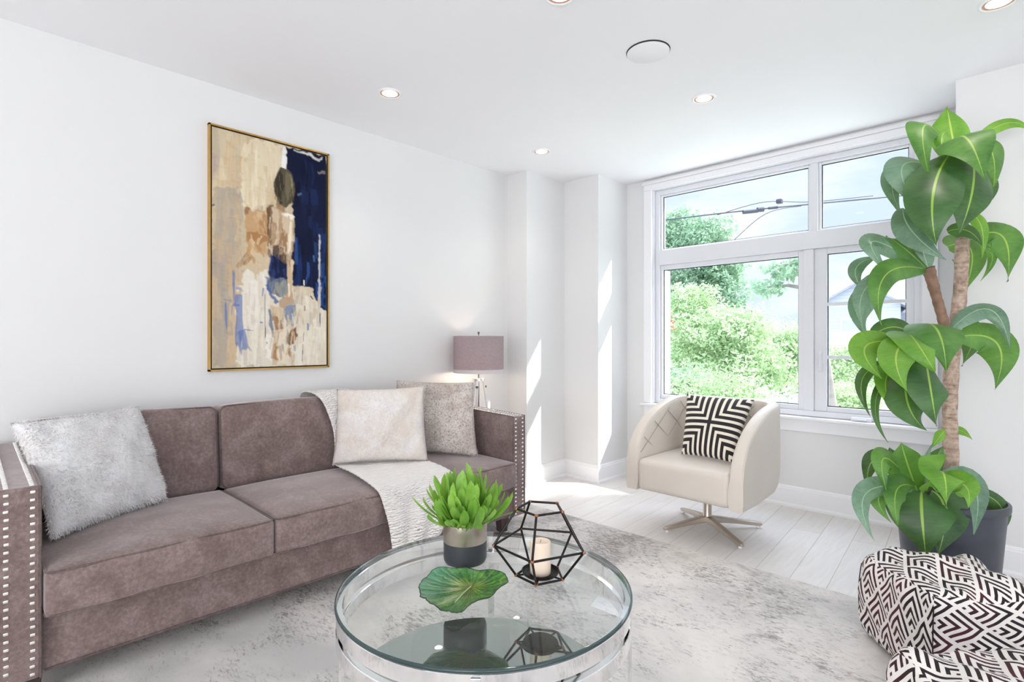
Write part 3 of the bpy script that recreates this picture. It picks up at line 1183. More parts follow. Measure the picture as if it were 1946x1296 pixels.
def pillow_mesh(c4, T, N=36, noise=0.0, **kw):
    fn = pillow_fn(c4, T, **kw)
    mb = MB()
    for s in (1, -1):
        def g(u, v, s=s):
            p, n = fn(u, v, s)
            if noise:
                e = min(1, 8 * min(u, 1 - u, v, 1 - v))
                p = p + n * s * noise * e * (math.sin(11 * u + 4 * v) * math.sin(9 * v - 3 * u) + 0.6 * math.sin(23 * u - 15 * v + 1))
            return p
        if s > 0:
            mb.grid(g, N, N)
        else:
            mb.grid(lambda u, v: g(1 - u, v), N, N, uvfn=lambda u, v: (1 - u, v))
    return mb


def fur(name, base, mat, parent, count, length, width, seed, flow=(0, 0, -0.5), spread=0.8):
    """short blades rooted all over the cover"""
    rs = np.random.RandomState(seed)
    me = base.data
    org = world_loc(base)
    V = np.array([v.co for v in me.vertices]) + np.array(org)
    me.calc_loop_triangles()
    T = np.array([t.vertices for t in me.loop_triangles])
    A, B, C = V[T[:, 0]], V[T[:, 1]], V[T[:, 2]]
    cr_ = np.cross(B - A, C - A)
    ar = np.linalg.norm(cr_, axis=1)
    pick = rs.choice(len(T), count, p=ar / ar.sum())
    r1, r2 = rs.rand(count, 1), rs.rand(count, 1)
    sq = np.sqrt(r1)
    P = A[pick] * (1 - sq) + B[pick] * (sq * (1 - r2)) + C[pick] * (sq * r2)
    N = cr_[pick] / (ar[pick][:, None] + 1e-12)
    # locally coherent flow so that the pile lies in tufts
    q = P * 26
    sw = np.stack([np.sin(q[:, 1] * 1.3 + q[:, 2] * 1.1), np.sin(q[:, 2] * 1.7 + q[:, 0]), np.sin(q[:, 0] * 1.2 - q[:, 1] * 1.5)], 1)
    D = N * 0.55 + np.array(flow) + sw * 0.35 * spread + rs.randn(count, 3) * 0.28 * spread
    dn = (D * N).sum(1, keepdims=True)
    D = np.where(dn < 0.22, D + N * (0.22 - dn), D)
    D /= np.linalg.norm(D, axis=1, keepdims=True)
    S = np.cross(D, N + rs.randn(count, 3) * 0.3)
    S /= np.linalg.norm(S, axis=1, keepdims=True) + 1e-9
    L = length * (0.6 + 0.7 * rs.rand(count, 1))
    W = width * (0.7 + 0.6 * rs.rand(count, 1))
    P = P - N * 0.001
    v = np.stack([P - S * W / 2, P + S * W / 2, P + D * L * 0.6 + S * W * 0.3, P + D * L], 1).reshape(-1, 3)
    f = np.arange(count * 4).reshape(-1, 4)
    o = np_mesh(name, v, f, mat, parent)
    o['kind'] = 'stuff'
    return o


# left pillow, against the left arm
pc = [(-2.555, 0.225, 0.478), (-2.835, 0.655, 0.475), (-2.985, 0.575, 0.898), (-2.735, 0.125, 0.895)]
p1 = pillow_mesh(pc, 0.085, noise=0.004, pinch=0.05, back=0.55).build('throw_pillow', M['fur_white'], None, angle=180)
tag(p1, 'large white faux fur pillow leaning on the left sofa arm', 'pillow')
fur('fur', p1, M['fur_white'], p1, 15000, 0.014, 0.0032, 1, (0, 0.1, -0.5))
pc = [(-2.835, 1.455, 0.503), (-2.525, 1.89, 0.503), (-2.615, 1.93, 0.932), (-2.915, 1.525, 0.92)]
p2 = pillow_mesh(pc, 0.085, noise=0.008, pinch=0.05, back=0.45).build('throw_pillow', M['fur_ivory'], None, angle=180)
tag(p2, 'ivory faux fur pillow standing on the knit throw', 'pillow')
fur('fur', p2, M['fur_ivory'], p2, 15000, 0.016, 0.0032, 2, (0, 0.1, -0.5))
pc = [(-2.93, 1.93, 0.49), (-2.50, 2.255, 0.475), (-2.61, 2.315, 0.932), (-3.02, 2.005, 0.94)]
p3 = pillow_mesh(pc, 0.075, noise=0.004, pinch=0.04, back=0.5).build('throw_pillow', M['fur_taupe'], None, angle=180)
tag(p3, 'shaggy taupe-tinged pillow behind the ivory pillow in the right corner of sofa', 'pillow')
fur('fur', p3, M['fur_taupe'], p3, 17000, 0.021, 0.0034, 3, (0, 0.05, -0.3), 1.4)

# ================================================================== painting
NU, NV = 200, 390
rs = np.random.RandomState(11)
uu, vv = np.meshgrid(np.linspace(0, 1, NU), np.linspace(0, 1, NV))


def S(*c):
    return np.array(srgb(*c)[:3])


def vnoise(sx, sy, seed):
    r = np.random.RandomState(seed)
    g = r.rand(int(sy) + 3, int(sx) + 3)
    x, y = uu * sx, vv * sy
    xi, yi = x.astype(int), y.astype(int)
    fx, fy = x - xi, y - yi
    fx, fy = fx * fx * (3 - 2 * fx), fy * fy * (3 - 2 * fy)
    return (g[yi, xi] * (1 - fx) + g[yi, xi + 1] * fx) * (1 - fy) + (g[yi + 1, xi] * (1 - fx) + g[yi + 1, xi + 1] * fx) * fy


img = np.ones((NV, NU, 3)) * S(196, 178, 150)


def lay(mask, col, a=1.0):
    global img
    k = (np.clip(mask, 0, 1) * a)[..., None]
    img = img * (1 - k) + np.array(col) * k


def sm(x, a, b):
    t = np.clip((x - a) / (b - a), 0, 1)
    return t * t * (3 - 2 * t)


def stroke(u0, v0, u1, v1, w, col, a=1.0, seed=0, dry=0.5):
    """one palette-knife stroke with a ragged dry edge"""
    du, dv = u1 - u0, (v1 - v0) * 1.95
    L = math.hypot(du, dv) + 1e-9
    px, py = uu - u0, (vv - v0) * 1.95
    t = (px * du + py * dv) / (L * L)
    d = np.abs(px * dv - py * du) / L
    n = vnoise(60, 18, seed) if abs(dv) > abs(du) else vnoise(18, 90, seed)
    n2 = vnoise(30, 50, seed + 1)
    k = (1 - sm(d + (n - 0.5) * w * 0.6, w * 0.42, w * 0.55)) * sm(t + (n2 - 0.5) * 0.25, -0.04, 0.04) * (1 - sm(t + (n - 0.5) * 0.4, 0.9, 1.02))
    k = k * (1 - dry * sm(n, 0.55, 0.8) * sm(t, 0.3, 1.0))
    lay(k, col, a)


n1, n2, n3 = vnoise(9, 6, 1), vnoise(40, 8, 2), vnoise(25, 40, 3)
n4, n5 = vnoise(50, 70, 4), vnoise(14, 26, 5)


def uvp(x, y):
    """layout units of the sketch (568 wide, tapering) to canvas u, v"""
    s = (x - 52) / 568.0
    u = s * 2.93 / (3.42 - s * 0.49)
    a, b = 68 + 0.2535 * (x - 52), 1252 - 0.021 * (x - 52)
    return u, (y - a) / (b - a)


def poly(pts, col, a=1.0, rag=0.012, soft=0.0):
    """filled patch with a ragged edge"""
    q = [uvp(*p) for p in pts]
    X = uu + rag * 2 * (n4 - 0.5) + rag * 1.2 * (n2 - 0.5)
    Y = vv + rag * 1.6 * (n3 - 0.5) + rag * (n5 - 0.5)
    ins = np.zeros_like(uu, dtype=bool)
    n = len(q)
    for k in range(n):
        (x0, y0), (x1, y1) = q[k], q[(k + 1) % n]
        c = ((y0 > Y) != (y1 > Y))
        xi = (x1 - x0) * (Y - y0) / ((y1 - y0) if abs(y1 - y0) > 1e-9 else 1e-9) + x0
        ins ^= c & (X < xi)
    m = ins.astype(float)
    for _ in range(1):
        m = (m + np.roll(m, 1, 0) + np.roll(m, -1, 0) + np.roll(m, 1, 1) + np.roll(m, -1, 1)) / 5
    lay(m if a >= 1 else m * np.clip(1.05 + 0.5 * (n5 - 0.6), 0.7, 1), col, a)


def dabs(n, x0, x1, y0, y1, cols, wr, lr, ar, seed, lean=6):
    r = np.random.RandomState(seed)
    for k in range(n):
        x, y = r.uniform(x0, x1), r.uniform(y0, y1)
        u0, v0 = uvp(x, y)
        u1, v1 = uvp(x + r.uniform(-lean, lean), y + r.uniform(*lr))
        stroke(u0, v0, u1, v1, r.uniform(*wr), S(*cols[r.randint(len(cols))]), r.uniform(*ar), seed + k, 0.7)


img[:] = S(198, 183, 156)
lay(sm(0.6 * n1 + 0.4 * n2, 0.3, 0.7), S(212, 196, 166), 0.7)
dabs(60, 60, 300, 70, 420, [(190, 176, 156), (212, 192, 158), (182, 170, 152), (222, 204, 172), (204, 172, 128)], (.02, .09), (60, 220), (.3, .7), 1000)
poly([(240, 110), (400, 160), (415, 270), (372, 310), (345, 450), (210, 470), (190, 300)], S(228, 214, 186), 0.85, 0.03)
dabs(34, 200, 380, 130, 420, [(234, 222, 198), (214, 196, 160), (224, 208, 176), (196, 170, 132)], (.015, .06), (60, 200), (.3, .7), 1100)
poly([(80, 325), (205, 330), (205, 370), (80, 362)], S(206, 180, 146), 0.75, 0.02)
poly([(52, 195), (76, 200), (74, 290), (52, 290)], S(188, 164, 156), 0.9, 0.01)
poly([(52, 370), (180, 380), (195, 780), (150, 1245), (52, 1250)], S(174, 162, 147), 0.85, 0.03)
dabs(60, 55, 190, 380, 1150, [(176, 166, 152), (192, 176, 152), (204, 180, 148), (168, 158, 148), (198, 168, 132)], (.02, .08), (60, 240), (.3, .65), 1200)
poly([(140, 830), (205, 780), (205, 1240), (140, 1245)], S(208, 184, 152), 0.7, 0.03)
# ochre block beside the figure
poly([(212, 470), (322, 490), (330, 600), (330, 690), (232, 684), (226, 580)], S(194, 156, 114), 0.95, 0.02)
poly([(234, 582), (330, 596), (330, 645), (236, 640)], S(164, 118, 74), 0.85, 0.02)
poly([(212, 462), (236, 468), (232, 500), (214, 496)], S(142, 104, 72), 0.8, 0.01)
poly([(206, 690), (330, 690), (332, 795), (204, 764)], S(206, 186, 156), 0.95, 0.02)
dabs(26, 220, 320, 480, 740, [(206, 172, 128), (176, 132, 86), (214, 190, 156), (150, 108, 70)], (.012, .04), (20, 70), (.3, .7), 1300, 60)
# cream lower field
poly([(205, 770), (330, 800), (345, 960), (352, 1248), (186, 1248), (180, 1000)], S(226, 219, 205), 1, 0.03)
poly([(455, 850), (500, 848), (545, 868), (562, 920), (585, 962), (625, 972), (625, 1245), (350, 1248), (360, 1080), (330, 880)], S(221, 211, 192), 1, 0.02)
dabs(80, 200, 610, 960, 1180, [(234, 228, 216), (214, 204, 186), (206, 196, 178), (228, 218, 198)], (.015, .06), (40, 170), (.35, .75), 1400)
dabs(16, 205, 320, 780, 960, [(236, 230, 220), (216, 206, 190)], (.02, .06), (60, 160), (.4, .7), 1500)
# navy field
poly([(418, 158), (625, 205), (625, 978), (590, 965), (562, 905), (540, 862), (500, 846), (455, 848), (440, 700), (455, 500), (440, 300), (415, 270), (422, 220)], S(20, 26, 52), 1, 0.014)
dabs(40, 470, 610, 210, 760, [(26, 34, 66), (14, 18, 36), (30, 46, 88), (22, 28, 56)], (.02, .08), (60, 200), (.3, .7), 1600)
dabs(10, 460, 615, 560, 830, [(40, 66, 118), (30, 54, 104), (52, 84, 140)], (.02, .05), (60, 160), (.35, .7), 1650)
poly([(560, 830), (612, 820), (612, 965), (590, 960), (568, 905)], S(38, 74, 138), 0.8, 0.02)
poly([(583, 600), (590, 604), (588, 975), (578, 960)], S(214, 214, 218), 0.8, 0.006)
poly([(455, 175), (560, 205), (600, 215), (590, 224), (520, 204), (460, 188)], S(226, 222, 216), 0.85, 0.016)
poly([(476, 388), (500, 392), (500, 404), (478, 402)], S(96, 118, 140), 0.7, 0.01)
poly([(575, 285), (612, 300), (612, 312), (580, 296)], S(150, 144, 142), 0.6, 0.016)
poly([(402, 160), (420, 166), (424, 240), (404, 278), (392, 276), (400, 220)], S(238, 236, 236), 0.95, 0.012)
poly([(455, 850), (500, 850), (545, 868), (558, 918), (528, 905), (470, 930)], S(206, 190, 164), 0.9, 0.02)
# figure seen from behind
poly([(330, 470), (385, 452), (440, 492), (462, 540), (450, 640), (440, 730), (400, 700), (350, 700), (332, 680), (326, 560)], S(192, 170, 142), 1, 0.008)
poly([(352, 470), (390, 470), (400, 560), (372, 600), (352, 590)], S(206, 186, 158), 0.9, 0.01)
poly([(328, 476), (352, 474), (352, 600), (347, 716), (332, 690), (325, 560)], S(124, 96, 70), 0.9, 0.008)
poly([(395, 560), (432, 600), (428, 690), (404, 650), (380, 645)], S(150, 110, 78), 0.85, 0.01)
poly([(350, 530), (372, 545), (364, 640), (350, 650)], S(164, 132, 102), 0.8, 0.01)
poly([(388, 484), (430, 490), (460, 516), (454, 536), (420, 512)], S(240, 233, 222), 0.95, 0.008)
poly([(432, 534), (458, 522), (463, 600), (450, 690), (442, 742), (422, 712), (426, 610)], S(216, 198, 172), 1, 0.006)
poly([(456, 530), (464, 540), (462, 640), (454, 660)], S(112, 110, 92), 0.8, 0.004)
poly([(422, 716), (456, 722), (459, 750), (446, 830), (452, 905), (434, 905), (424, 820)], S(200, 174, 144), 1, 0.006)
poly([(446, 722), (459, 730), (452, 790), (446, 780)], S(230, 214, 190), 0.8, 0.004)
poly([(375, 420), (412, 450), (410, 486), (370, 462)], S(164, 134, 102), 1, 0.006)
poly([(372, 300), (395, 272), (435, 278), (458, 320), (463, 385), (455, 432), (420, 466), (395, 448), (375, 420), (360, 385), (358, 340)], S(86, 80, 64), 1, 0.008)
poly([(366, 320), (400, 288), (408, 360), (392, 424), (370, 392)], S(54, 50, 42), 0.9, 0.010)
poly([(422, 290), (450, 322), (456, 400), (428, 444), (414, 380)], S(116, 106, 82), 0.9, 0.010)
poly([(388, 430), (402, 436), (398, 458), (386, 450)], S(26, 26, 30), 0.8, 0.005)
poly([(350, 664), (378, 648), (408, 662), (424, 740), (427, 832), (345, 832), (335, 792), (342, 722)], S(27, 33, 64), 1, 0.008)
poly([(355, 652), (385, 645), (416, 690), (422, 742), (392, 720), (360, 700)], S(112, 92, 70), 0.8, 0.010)
poly([(345, 790), (372, 770), (372, 820), (348, 830)], S(56, 66, 116), 0.7, 0.012)
poly([(335, 792), (430, 830), (434, 892), (380, 908), (336, 884), (318, 850)], S(104, 114, 132), 1, 0.012)
poly([(372, 840), (425, 832), (428, 890), (385, 898)], S(150, 150, 142), 0.85, 0.012)
poly([(318, 800), (332, 800), (352, 900), (392, 935), (370, 940), (330, 890)], S(70, 96, 152), 0.85, 0.010)
poly([(425, 890), (456, 890), (460, 935), (430, 952), (392, 975), (390, 930)], S(186, 158, 130), 1, 0.010)
poly([(455, 900), (505, 905), (500, 945), (420, 950), (450, 930)], S(178, 168, 156), 0.7, 0.015)
poly([(345, 950), (412, 960), (404, 1080), (380, 1238), (345, 1238), (354, 1090)], S(206, 186, 158), 1, 0.010)
poly([(385, 1090), (424, 1080), (412, 1232), (378, 1238)], S(226, 212, 190), 1, 0.010)
poly([(420, 952), (464, 940), (458, 1010), (436, 1046), (416, 1012)], S(116, 134, 164), 0.9, 0.010)
poly([(356, 1008), (403, 1012), (398, 1072), (366, 1078)], S(156, 114, 76), 0.95, 0.014)
poly([(428, 1084), (470, 1052), (470, 1110), (448, 1152), (424, 1128)], S(128, 86, 54), 0.95, 0.014)
poly([(350, 1140), (374, 1130), (378, 1212), (350, 1204)], S(164, 120, 82), 0.9, 0.012)
poly([(432, 1165), (444, 1160), (442, 1205), (434, 1205)], S(150, 104, 66), 0.9, 0.008)
poly([(330, 960), (350, 960), (360, 1080), (352, 1110), (338, 1040)], S(96, 110, 136), 0.85, 0.010)
poly([(318, 1080), (352, 1110), (348, 1230), (322, 1200)], S(236, 231, 222), 0.95, 0.014)
dabs(40, 335, 455, 480, 700, [(206, 186, 158), (176, 148, 116), (150, 116, 84), (222, 206, 182)], (.008, .025), (20, 70), (.3, .65), 1700, 12)
dabs(14, 368, 455, 290, 420, [(110, 102, 80), (66, 60, 50), (132, 120, 94), (48, 44, 38)], (.008, .022), (30, 90), (.35, .7), 1750, 12)
dabs(16, 345, 425, 690, 820, [(34, 44, 84), (20, 24, 46), (52, 66, 112)], (.01, .03), (30, 90), (.3, .6), 1780, 10)
dabs(18, 335, 430, 800, 900, [(124, 132, 140), (84, 98, 124), (168, 162, 150), (140, 140, 136)], (.01, .03), (20, 60), (.35, .7), 1800, 14)
dabs(44, 345, 470, 950, 1200, [(214, 196, 170), (186, 156, 120), (228, 216, 196), (166, 150, 130), (120, 128, 146)], (.008, .026), (25, 90), (.35, .7), 1830, 12)
dabs(30, 440, 620, 840, 1010, [(218, 206, 184), (200, 184, 158), (232, 226, 214), (176, 160, 138)], (.01, .035), (25, 90), (.35, .7), 1880, 16)
poly([(326, 470), (340, 455), (360, 452), (340, 480), (334, 600), (326, 600)], S(112, 84, 60), 0.9, 0.004)
poly([(384, 470), (400, 476), (398, 560), (388, 600), (382, 540)], S(176, 146, 116), 0.8, 0.004)
poly([(404, 500), (440, 512), (436, 590), (420, 600), (410, 560)], S(208, 188, 162), 0.8, 0.006)
poly([(436, 540), (448, 532), (446, 640), (436, 700), (430, 690)], S(236, 222, 200), 0.9, 0.003)
poly([(340, 700), (352, 680), (350, 760), (340, 800)], S(44, 66, 122), 0.9, 0.006)
poly([(428, 840), (436, 840), (440, 900), (430, 905)], S(236, 220, 198), 0.9, 0.003)
poly([(352, 310), (362, 300), (352, 420), (344, 440)], S(206, 190, 162), 0.7, 0.004)
poly([(440, 300), (452, 330), (454, 380), (446, 372)], S(146, 136, 106), 0.8, 0.004)
# blue drips and dark flecks
for (a, b, w_) in [((160, 790), (163, 970), .03), ((185, 880), (190, 1160), .05), ((205, 1070), (222, 1165), .07), ((155, 940), (190, 945), .02), ((308, 860), (306, 905), .02), ((110, 915), (150, 922), .01), ((205, 1062), (280, 1072), .008), ((322, 1125), (332, 1135), .02), ((528, 1035), (530, 1070), .02), ((290, 1028), (306, 1030), .012), ((120, 925), (122, 1060), .02)]:
    (u0, v0), (u1, v1) = uvp(*a), uvp(*b)
    stroke(u0, v0, u1, v1, w_, S(98, 120, 172), 0.75, int(a[0] * 7 + a[1]), 0.5)
for (a, b, w_, c_) in [((508, 820), (510, 850), .012, (232, 230, 228)), ((514, 950), (512, 975), .012, (120, 108, 100)), ((316, 900), (318, 1110), .006, (70, 72, 90)), ((508, 1080), (500, 1215), .006, (110, 104, 106)), ((540, 900), (556, 920), .01, (70, 66, 70)), ((588, 985), (588, 1070), .014, (96, 104, 128)), ((56, 450), (60, 456), .02, (60, 72, 104)), ((556, 700), (562, 735), .02, (60, 96, 150))]:
    (u0, v0), (u1, v1) = uvp(*a), uvp(*b)
    stroke(u0, v0, u1, v1, w_, S(*c_), 0.8, int(a[0] * 5 + a[1]), 0.5)
lay(sm(vnoise(90, 22, 900), 0.62, 0.95), img * 1.10, 0.5)
lay(sm(vnoise(24, 120, 901), 0.66, 0.95), img * 0.88, 0.5)
img = np.clip(img, 0.004, 0.95)
PY0, PY1, PZ0, PZ1 = 0.935, 1.628, 1.034, 2.386
pa = thing('framed_painting', (LX, (PY0 + PY1) / 2, PZ0), 'tall abstract figure painting in beige and navy with thin gold frame', 'painting')
fw = 0.009
mb = MB()
for (a, b) in (((PY0, PZ0), (PY0 + fw, PZ1)), ((PY1 - fw, PZ0), (PY1, PZ1)), ((PY0, PZ0), (PY1, PZ0 + fw)), ((PY0, PZ1 - fw), (PY1, PZ1))):
    mb.box((LX + 0.001, a[0], a[1]), (LX + 0.026, b[0], b[1]))
mb.build('frame', M['gold'], pa, smooth=False, merge=False)
MB().box((LX + 0.001, PY0 + fw, PZ0 + fw), (LX + 0.008, PY1 - fw, PZ1 - fw)).build('backing', M['shadow_gap'], pa, smooth=False)
g0 = fw + 0.007
cmb = MB().grid(lambda u, v: (LX + 0.021, PY0 + g0 + u * (PY1 - PY0 - 2 * g0), PZ1 - g0 - v * (PZ1 - PZ0 - 2 * g0)), NU - 1, NV - 1)
t = NT('painted_canvas')
at = t.n('ShaderNodeVertexColor', layer_name='paint')
bm_ = t.bump(t.noise(t.coord('Object', scale=(1, 1, 0.35)), 70, 5, 0.7), 0.35, 0.004)
M['canvas'] = t.done(t.pbr(at.outputs['Color'], 0.8, 0, bm_, Specular_IOR_Level=0.15))
cv = cmb.build('canvas', M['canvas'], pa, merge=False)
ca = cv.data.color_attributes.new('paint', 'FLOAT_COLOR', 'POINT')
fl = np.concatenate([img.reshape(-1, 3), np.ones((NU * NV, 1))], 1).astype(np.float32)
ca.data.foreach_set('color', fl.ravel())
sd_ = MB()
for (a, b) in (((PY0 + g0, PZ0 + g0), (PY0 + g0 + 0.002, PZ1 - g0)), ((PY1 - g0 - 0.002, PZ0 + g0), (PY1 - g0, PZ1 - g0)), ((PY0 + g0, PZ0 + g0), (PY1 - g0, PZ0 + g0 + 0.002)), ((PY0 + g0, PZ1 - g0 - 0.002), (PY1 - g0, PZ1 - g0))):
    sd_.box((LX + 0.0085, a[0], a[1]), (LX + 0.0205, b[0], b[1]))
sd_.build('canvas_edge', M['shadow_gap'], pa, smooth=False, merge=False)

# ================================================================== floor lamp behind the sofa
lx, ly = -3.008, 2.722
lamp = thing('floor_lamp', (lx, ly, 0), 'floor lamp with mauve drum shade and clear tripod behind sofa arm', 'lamp')
R = 0.189
mb = MB().lathe([(R, 0.988), (R, 1.238), (R - 0.003, 1.238), (R - 0.003, 0.988)], (lx, ly, 0), 64, closed=True)
sh = mb.build('lamp_shade', M['shade'], lamp)
MB().lathe([(R + 0.0015, 0.962), (R + 0.0015, 0.989), (R - 0.004, 0.989), (R - 0.004, 0.962)], (lx, ly, 0), 64, closed=True).build('shade_hem', M['shade_trim'], sh)
MB().lathe([(R + 0.001, 1.236), (R + 0.001, 1.241), (R - 0.004, 1.241), (R - 0.004, 1.236)], (lx, ly, 0), 64, closed=True).build('shade_rim', M['shade_trim'], sh)
mb = MB()
for k in range(3):
    a = 2 * PI * k / 3 + 0.4
    mb.tube([(lx, ly, 1.232), (lx + (R - 0.003) * math.cos(a), ly + (R - 0.003) * math.sin(a), 1.236)], 0.002, 6)
mb.build('shade_spider', M['brass_dark'], lamp)
MB().lathe([(0.0001, 1.230), (0.004, 1.230), (0.004, 1.252), (0.007, 1.256), (0.009, 1.262), (0.0075, 1.268), (0.0001, 1.270)], (lx, ly, 0), 16).build('finial', M['brass_dark'], lamp)
MB().lathe([(0.0001, 0.31), (0.005, 0.31), (0.005, 1.232), (0.0001, 1.232)], (lx, ly, 0), 16).build('pole', M['brass_dark'], lamp)
MB().lathe([(0.0001, 1.03), (0.012, 1.035), (0.028, 1.06), (0.033, 1.085), (0.028, 1.11), (0.014, 1.128), (0.0001, 1.13)], (lx, ly, 0), 24).build('bulb', M['bulb'], lamp)
MB().lathe([(0.0001, 0.90), (0.045, 0.90), (0.045, 0.918), (0.0001, 0.918)], (lx, ly, 0), 24).build('leg_hub', M['nickel'], lamp)
for k in range(3):
    a = math.radians(44.3 + 20 + 120 * k)
    top = Vector((lx + 0.035 * math.cos(a), ly + 0.035 * math.sin(a), 0.92))
    bot = Vector((lx + 0.165 * math.cos(a), ly + 0.165 * math.sin(a), 0.0))
    d = (bot - top)
    sv = Vector((-math.sin(a), math.cos(a), 0)) * 0.010
    rv = Vector((math.cos(a), math.sin(a), 0)) * 0.006
    mb = MB().hexa([bot - sv - rv, bot + sv - rv, bot + sv + rv, bot - sv + rv, top - sv - rv, top + sv - rv, top + sv + rv, top - sv + rv])
    lg = mb.build('leg', M['clear'], lamp, bevel=0.003)
    q = top + d * 0.07 + Vector((math.cos(a), math.sin(a), 0)) * 0.008
    MB().rbox((0.008, 0.008, 0.008), 0.003, 2, Matrix.Translation(q)).build('leg_screw', M['brass_dark'], lg)
pl = bpy.data.lights.new('lamp_bulb_glow', 'POINT')
pl.energy = 2.6
pl.color = (1.0, 0.80, 0.60)
pl.shadow_soft_size = 0.035
po = bpy.data.objects.new('lamp_bulb_glow', pl)
po.location = (lx, ly, 0.985)
link(po)

# ================================================================== coffee table
TX, TY, TR = -1.225, 1.137, 0.447
tb = thing('coffee_table', (TX, TY, 0.011), 'round glass-topped coffee table with chrome hoops and dark mirrored lower shelf', 'table')
mb = MB()
mb.lathe([(0.0001, 0.45), (TR - 0.006, 0.45), (TR - 0.001, 0.4475), (TR, 0.444), (TR, 0.442), (TR - 0.001, 0.4405), (TR - 0.006, 0.438), (0.0001, 0.438)], (TX, TY, 0), 128)
n_in = 128
for i in range(len(mb.f)):
    ring = i // 128
    if 1 <= ring <= 5:
        mb.mi[i] = 1
mb.build('glass_top', [M['glass'], M['glass_edge']], tb, angle=30)


def hoop(r0, r1, z0, z1, name):
    b = 0.002
    m_ = MB().lathe([(r1 - b, z0), (r1, z0 + b), (r1, z1 - b), (r1 - b, z1), (r0 + b, z1), (r0, z1 - b), (r0, z0 + b), (r0 + b, z0)], (TX, TY, 0), 128, closed=True)
    return m_.build(name, M['chrome'], tb, angle=35)


hoop(TR - 0.024, TR - 0.004, 0.394, 0.4375, 'chrome_hoop')
hoop(TR - 0.024, TR - 0.004, 0.332, 0.376, 'chrome_hoop')
# half-moon dark mirror shelf let into the lower hoop; its free edge is an arc
vf = Vector((-math.sin(math.radians(44.3)), math.cos(math.radians(44.3)), 0))
vr = Vector((vf.y, -vf.x, 0))
ri, rs_, off = TR - 0.0235, 0.335, -0.352
outl = []
for k in range(257):
    a = 2 * PI * k / 256
    # distance along this direction to the nearer of the two circles, seen from the shelf's middle
    o = vf * -0.22
    d = (vr * math.cos(a) + vf * math.sin(a))
    best = 9
    for (c_, r_) in ((Vector((0, 0, 0)), ri), (vf * off, rs_)):
        w_ = o - c_
        b_ = w_.dot(d)
        best = min(best, -b_ + math.sqrt(b_ * b_ - (w_.dot(w_) - r_ * r_)))
    outl.append(Vector((TX, TY, 0)) + o + d * best)
outl = outl[:-1]
n_ = len(outl)
mb = MB()
mb.add([p + Vector((0, 0, 0.349)) for p in outl] + [p + Vector((0, 0, 0.341)) for p in outl],
       [tuple(range(n_)), tuple(range(2 * n_ - 1, n_ - 1, -1))] + [(k, n_ + k, n_ + (k + 1) % n_, (k + 1) % n_) for k in range(n_)])
mb.build('mirror_shelf', M['black_glass'], tb, angle=30)
for k in range(4):
    a = math.radians(44.3 + 90 * k)
    rad = Vector((math.cos(a), math.sin(a), 0))
    tan = Vector((-math.sin(a), math.cos(a), 0))
    c0 = Vector((TX, TY, 0))
    mb = MB()

    def bar(r0, r1, w_, z0, z1):
        p = [c0 + rad * r0 - tan * w_, c0 + rad * r1 - tan * w_, c0 + rad * r1 + tan * w_, c0 + rad * r0 + tan * w_]
        mb.hexa([q + Vector((0, 0, z0)) for q in p] + [q + Vector((0, 0, z1)) for q in p])
    bar(TR - 0.004, TR + 0.006, 0.012, 0.011, 0.434)
    mb.build('leg', M['chrome'], tb, smooth=False, bevel=0.0015, merge=False)
    for zc in (0.416, 0.354):
        q = c0 + rad * (TR + 0.0065) + Vector((0, 0, zc))
        Mx = Matrix.Translation(q) @ rad.to_track_quat('Z', 'Y').to_matrix().to_4x4()
        MB().lathe([(0.0001, 0.003), (0.0035, 0.002), (0.004, 0.0), (0.004, -0.001)], (0, 0, 0), 12, M=Mx).build('bolt', M['chrome'], tb)

ZT = 0.45


# ================================================================== leaf blades
def blade(mb, P0, P1, P2, W, facing, n=12, m=4, cup=0.25, base_w=0.22, tip_p=1.3, ripple=0.0, ph=0.0, mi=0, blunt=0.0):
    """quadratic centre line through P1 at its middle, lanceolate width, cupped across the midrib"""
    P0, P1, P2 = Vector(P0), Vector(P1), Vector(P2)
    C = P1 * 2 - (P0 + P2) * 0.5
    F = Vector(facing).normalized()
    vs, us = [], []
    prev = None
    for i in range(n + 1):
        t = i / n
        p = P0 * (1 - t) ** 2 + C * 2 * t * (1 - t) + P2 * t * t
        d = (P0 * (-2 * (1 - t)) + C * (2 - 4 * t) + P2 * (2 * t)).normalized()
        s = d.cross(F)
        if prev is not None and s.length < 0.25:
            s = prev - d * prev.dot(d)
        elif prev is not None and s.dot(prev) < 0:
            s = -s
        s.normalize()
        prev = s.copy()
        nr = s.cross(d).normalized()
        w = W * 0.5 * (base_w * (1 - t) ** 3 + math.sin(PI * min(1, t ** 0.84)) ** 0.85 * (1 if t < 0.55 else (1 - ((t - 0.55) / 0.45) ** (2.2 / tip_p) * 0.5)))
        if blunt:
            w = W * 0.5 * (base_w + (1 - base_w) * math.sin(PI / 2 * min(1, t / 0.62)) ** 1.3) * math.sqrt(max(0, 1 - max(0, (t - 0.62) / 0.38) ** (2 + blunt)))
        for j in range(m + 1):
            x = -1 + 2 * j / m
            q = p + s * (w * x) - nr * (w * cup * abs(x) ** 1.5) + nr * (ripple * W * math.sin(t * 9 + ph + x * 1.3) * abs(x))
            vs.append(q)
            us.append((j / m, t))
    fs = [(i * (m + 1) + j, i * (m + 1) + j + 1, (i + 1) * (m + 1) + j + 1, (i + 1) * (m + 1) + j) for i in range(n) for j in range(m)]
    mb.add(vs, fs, mi, us)


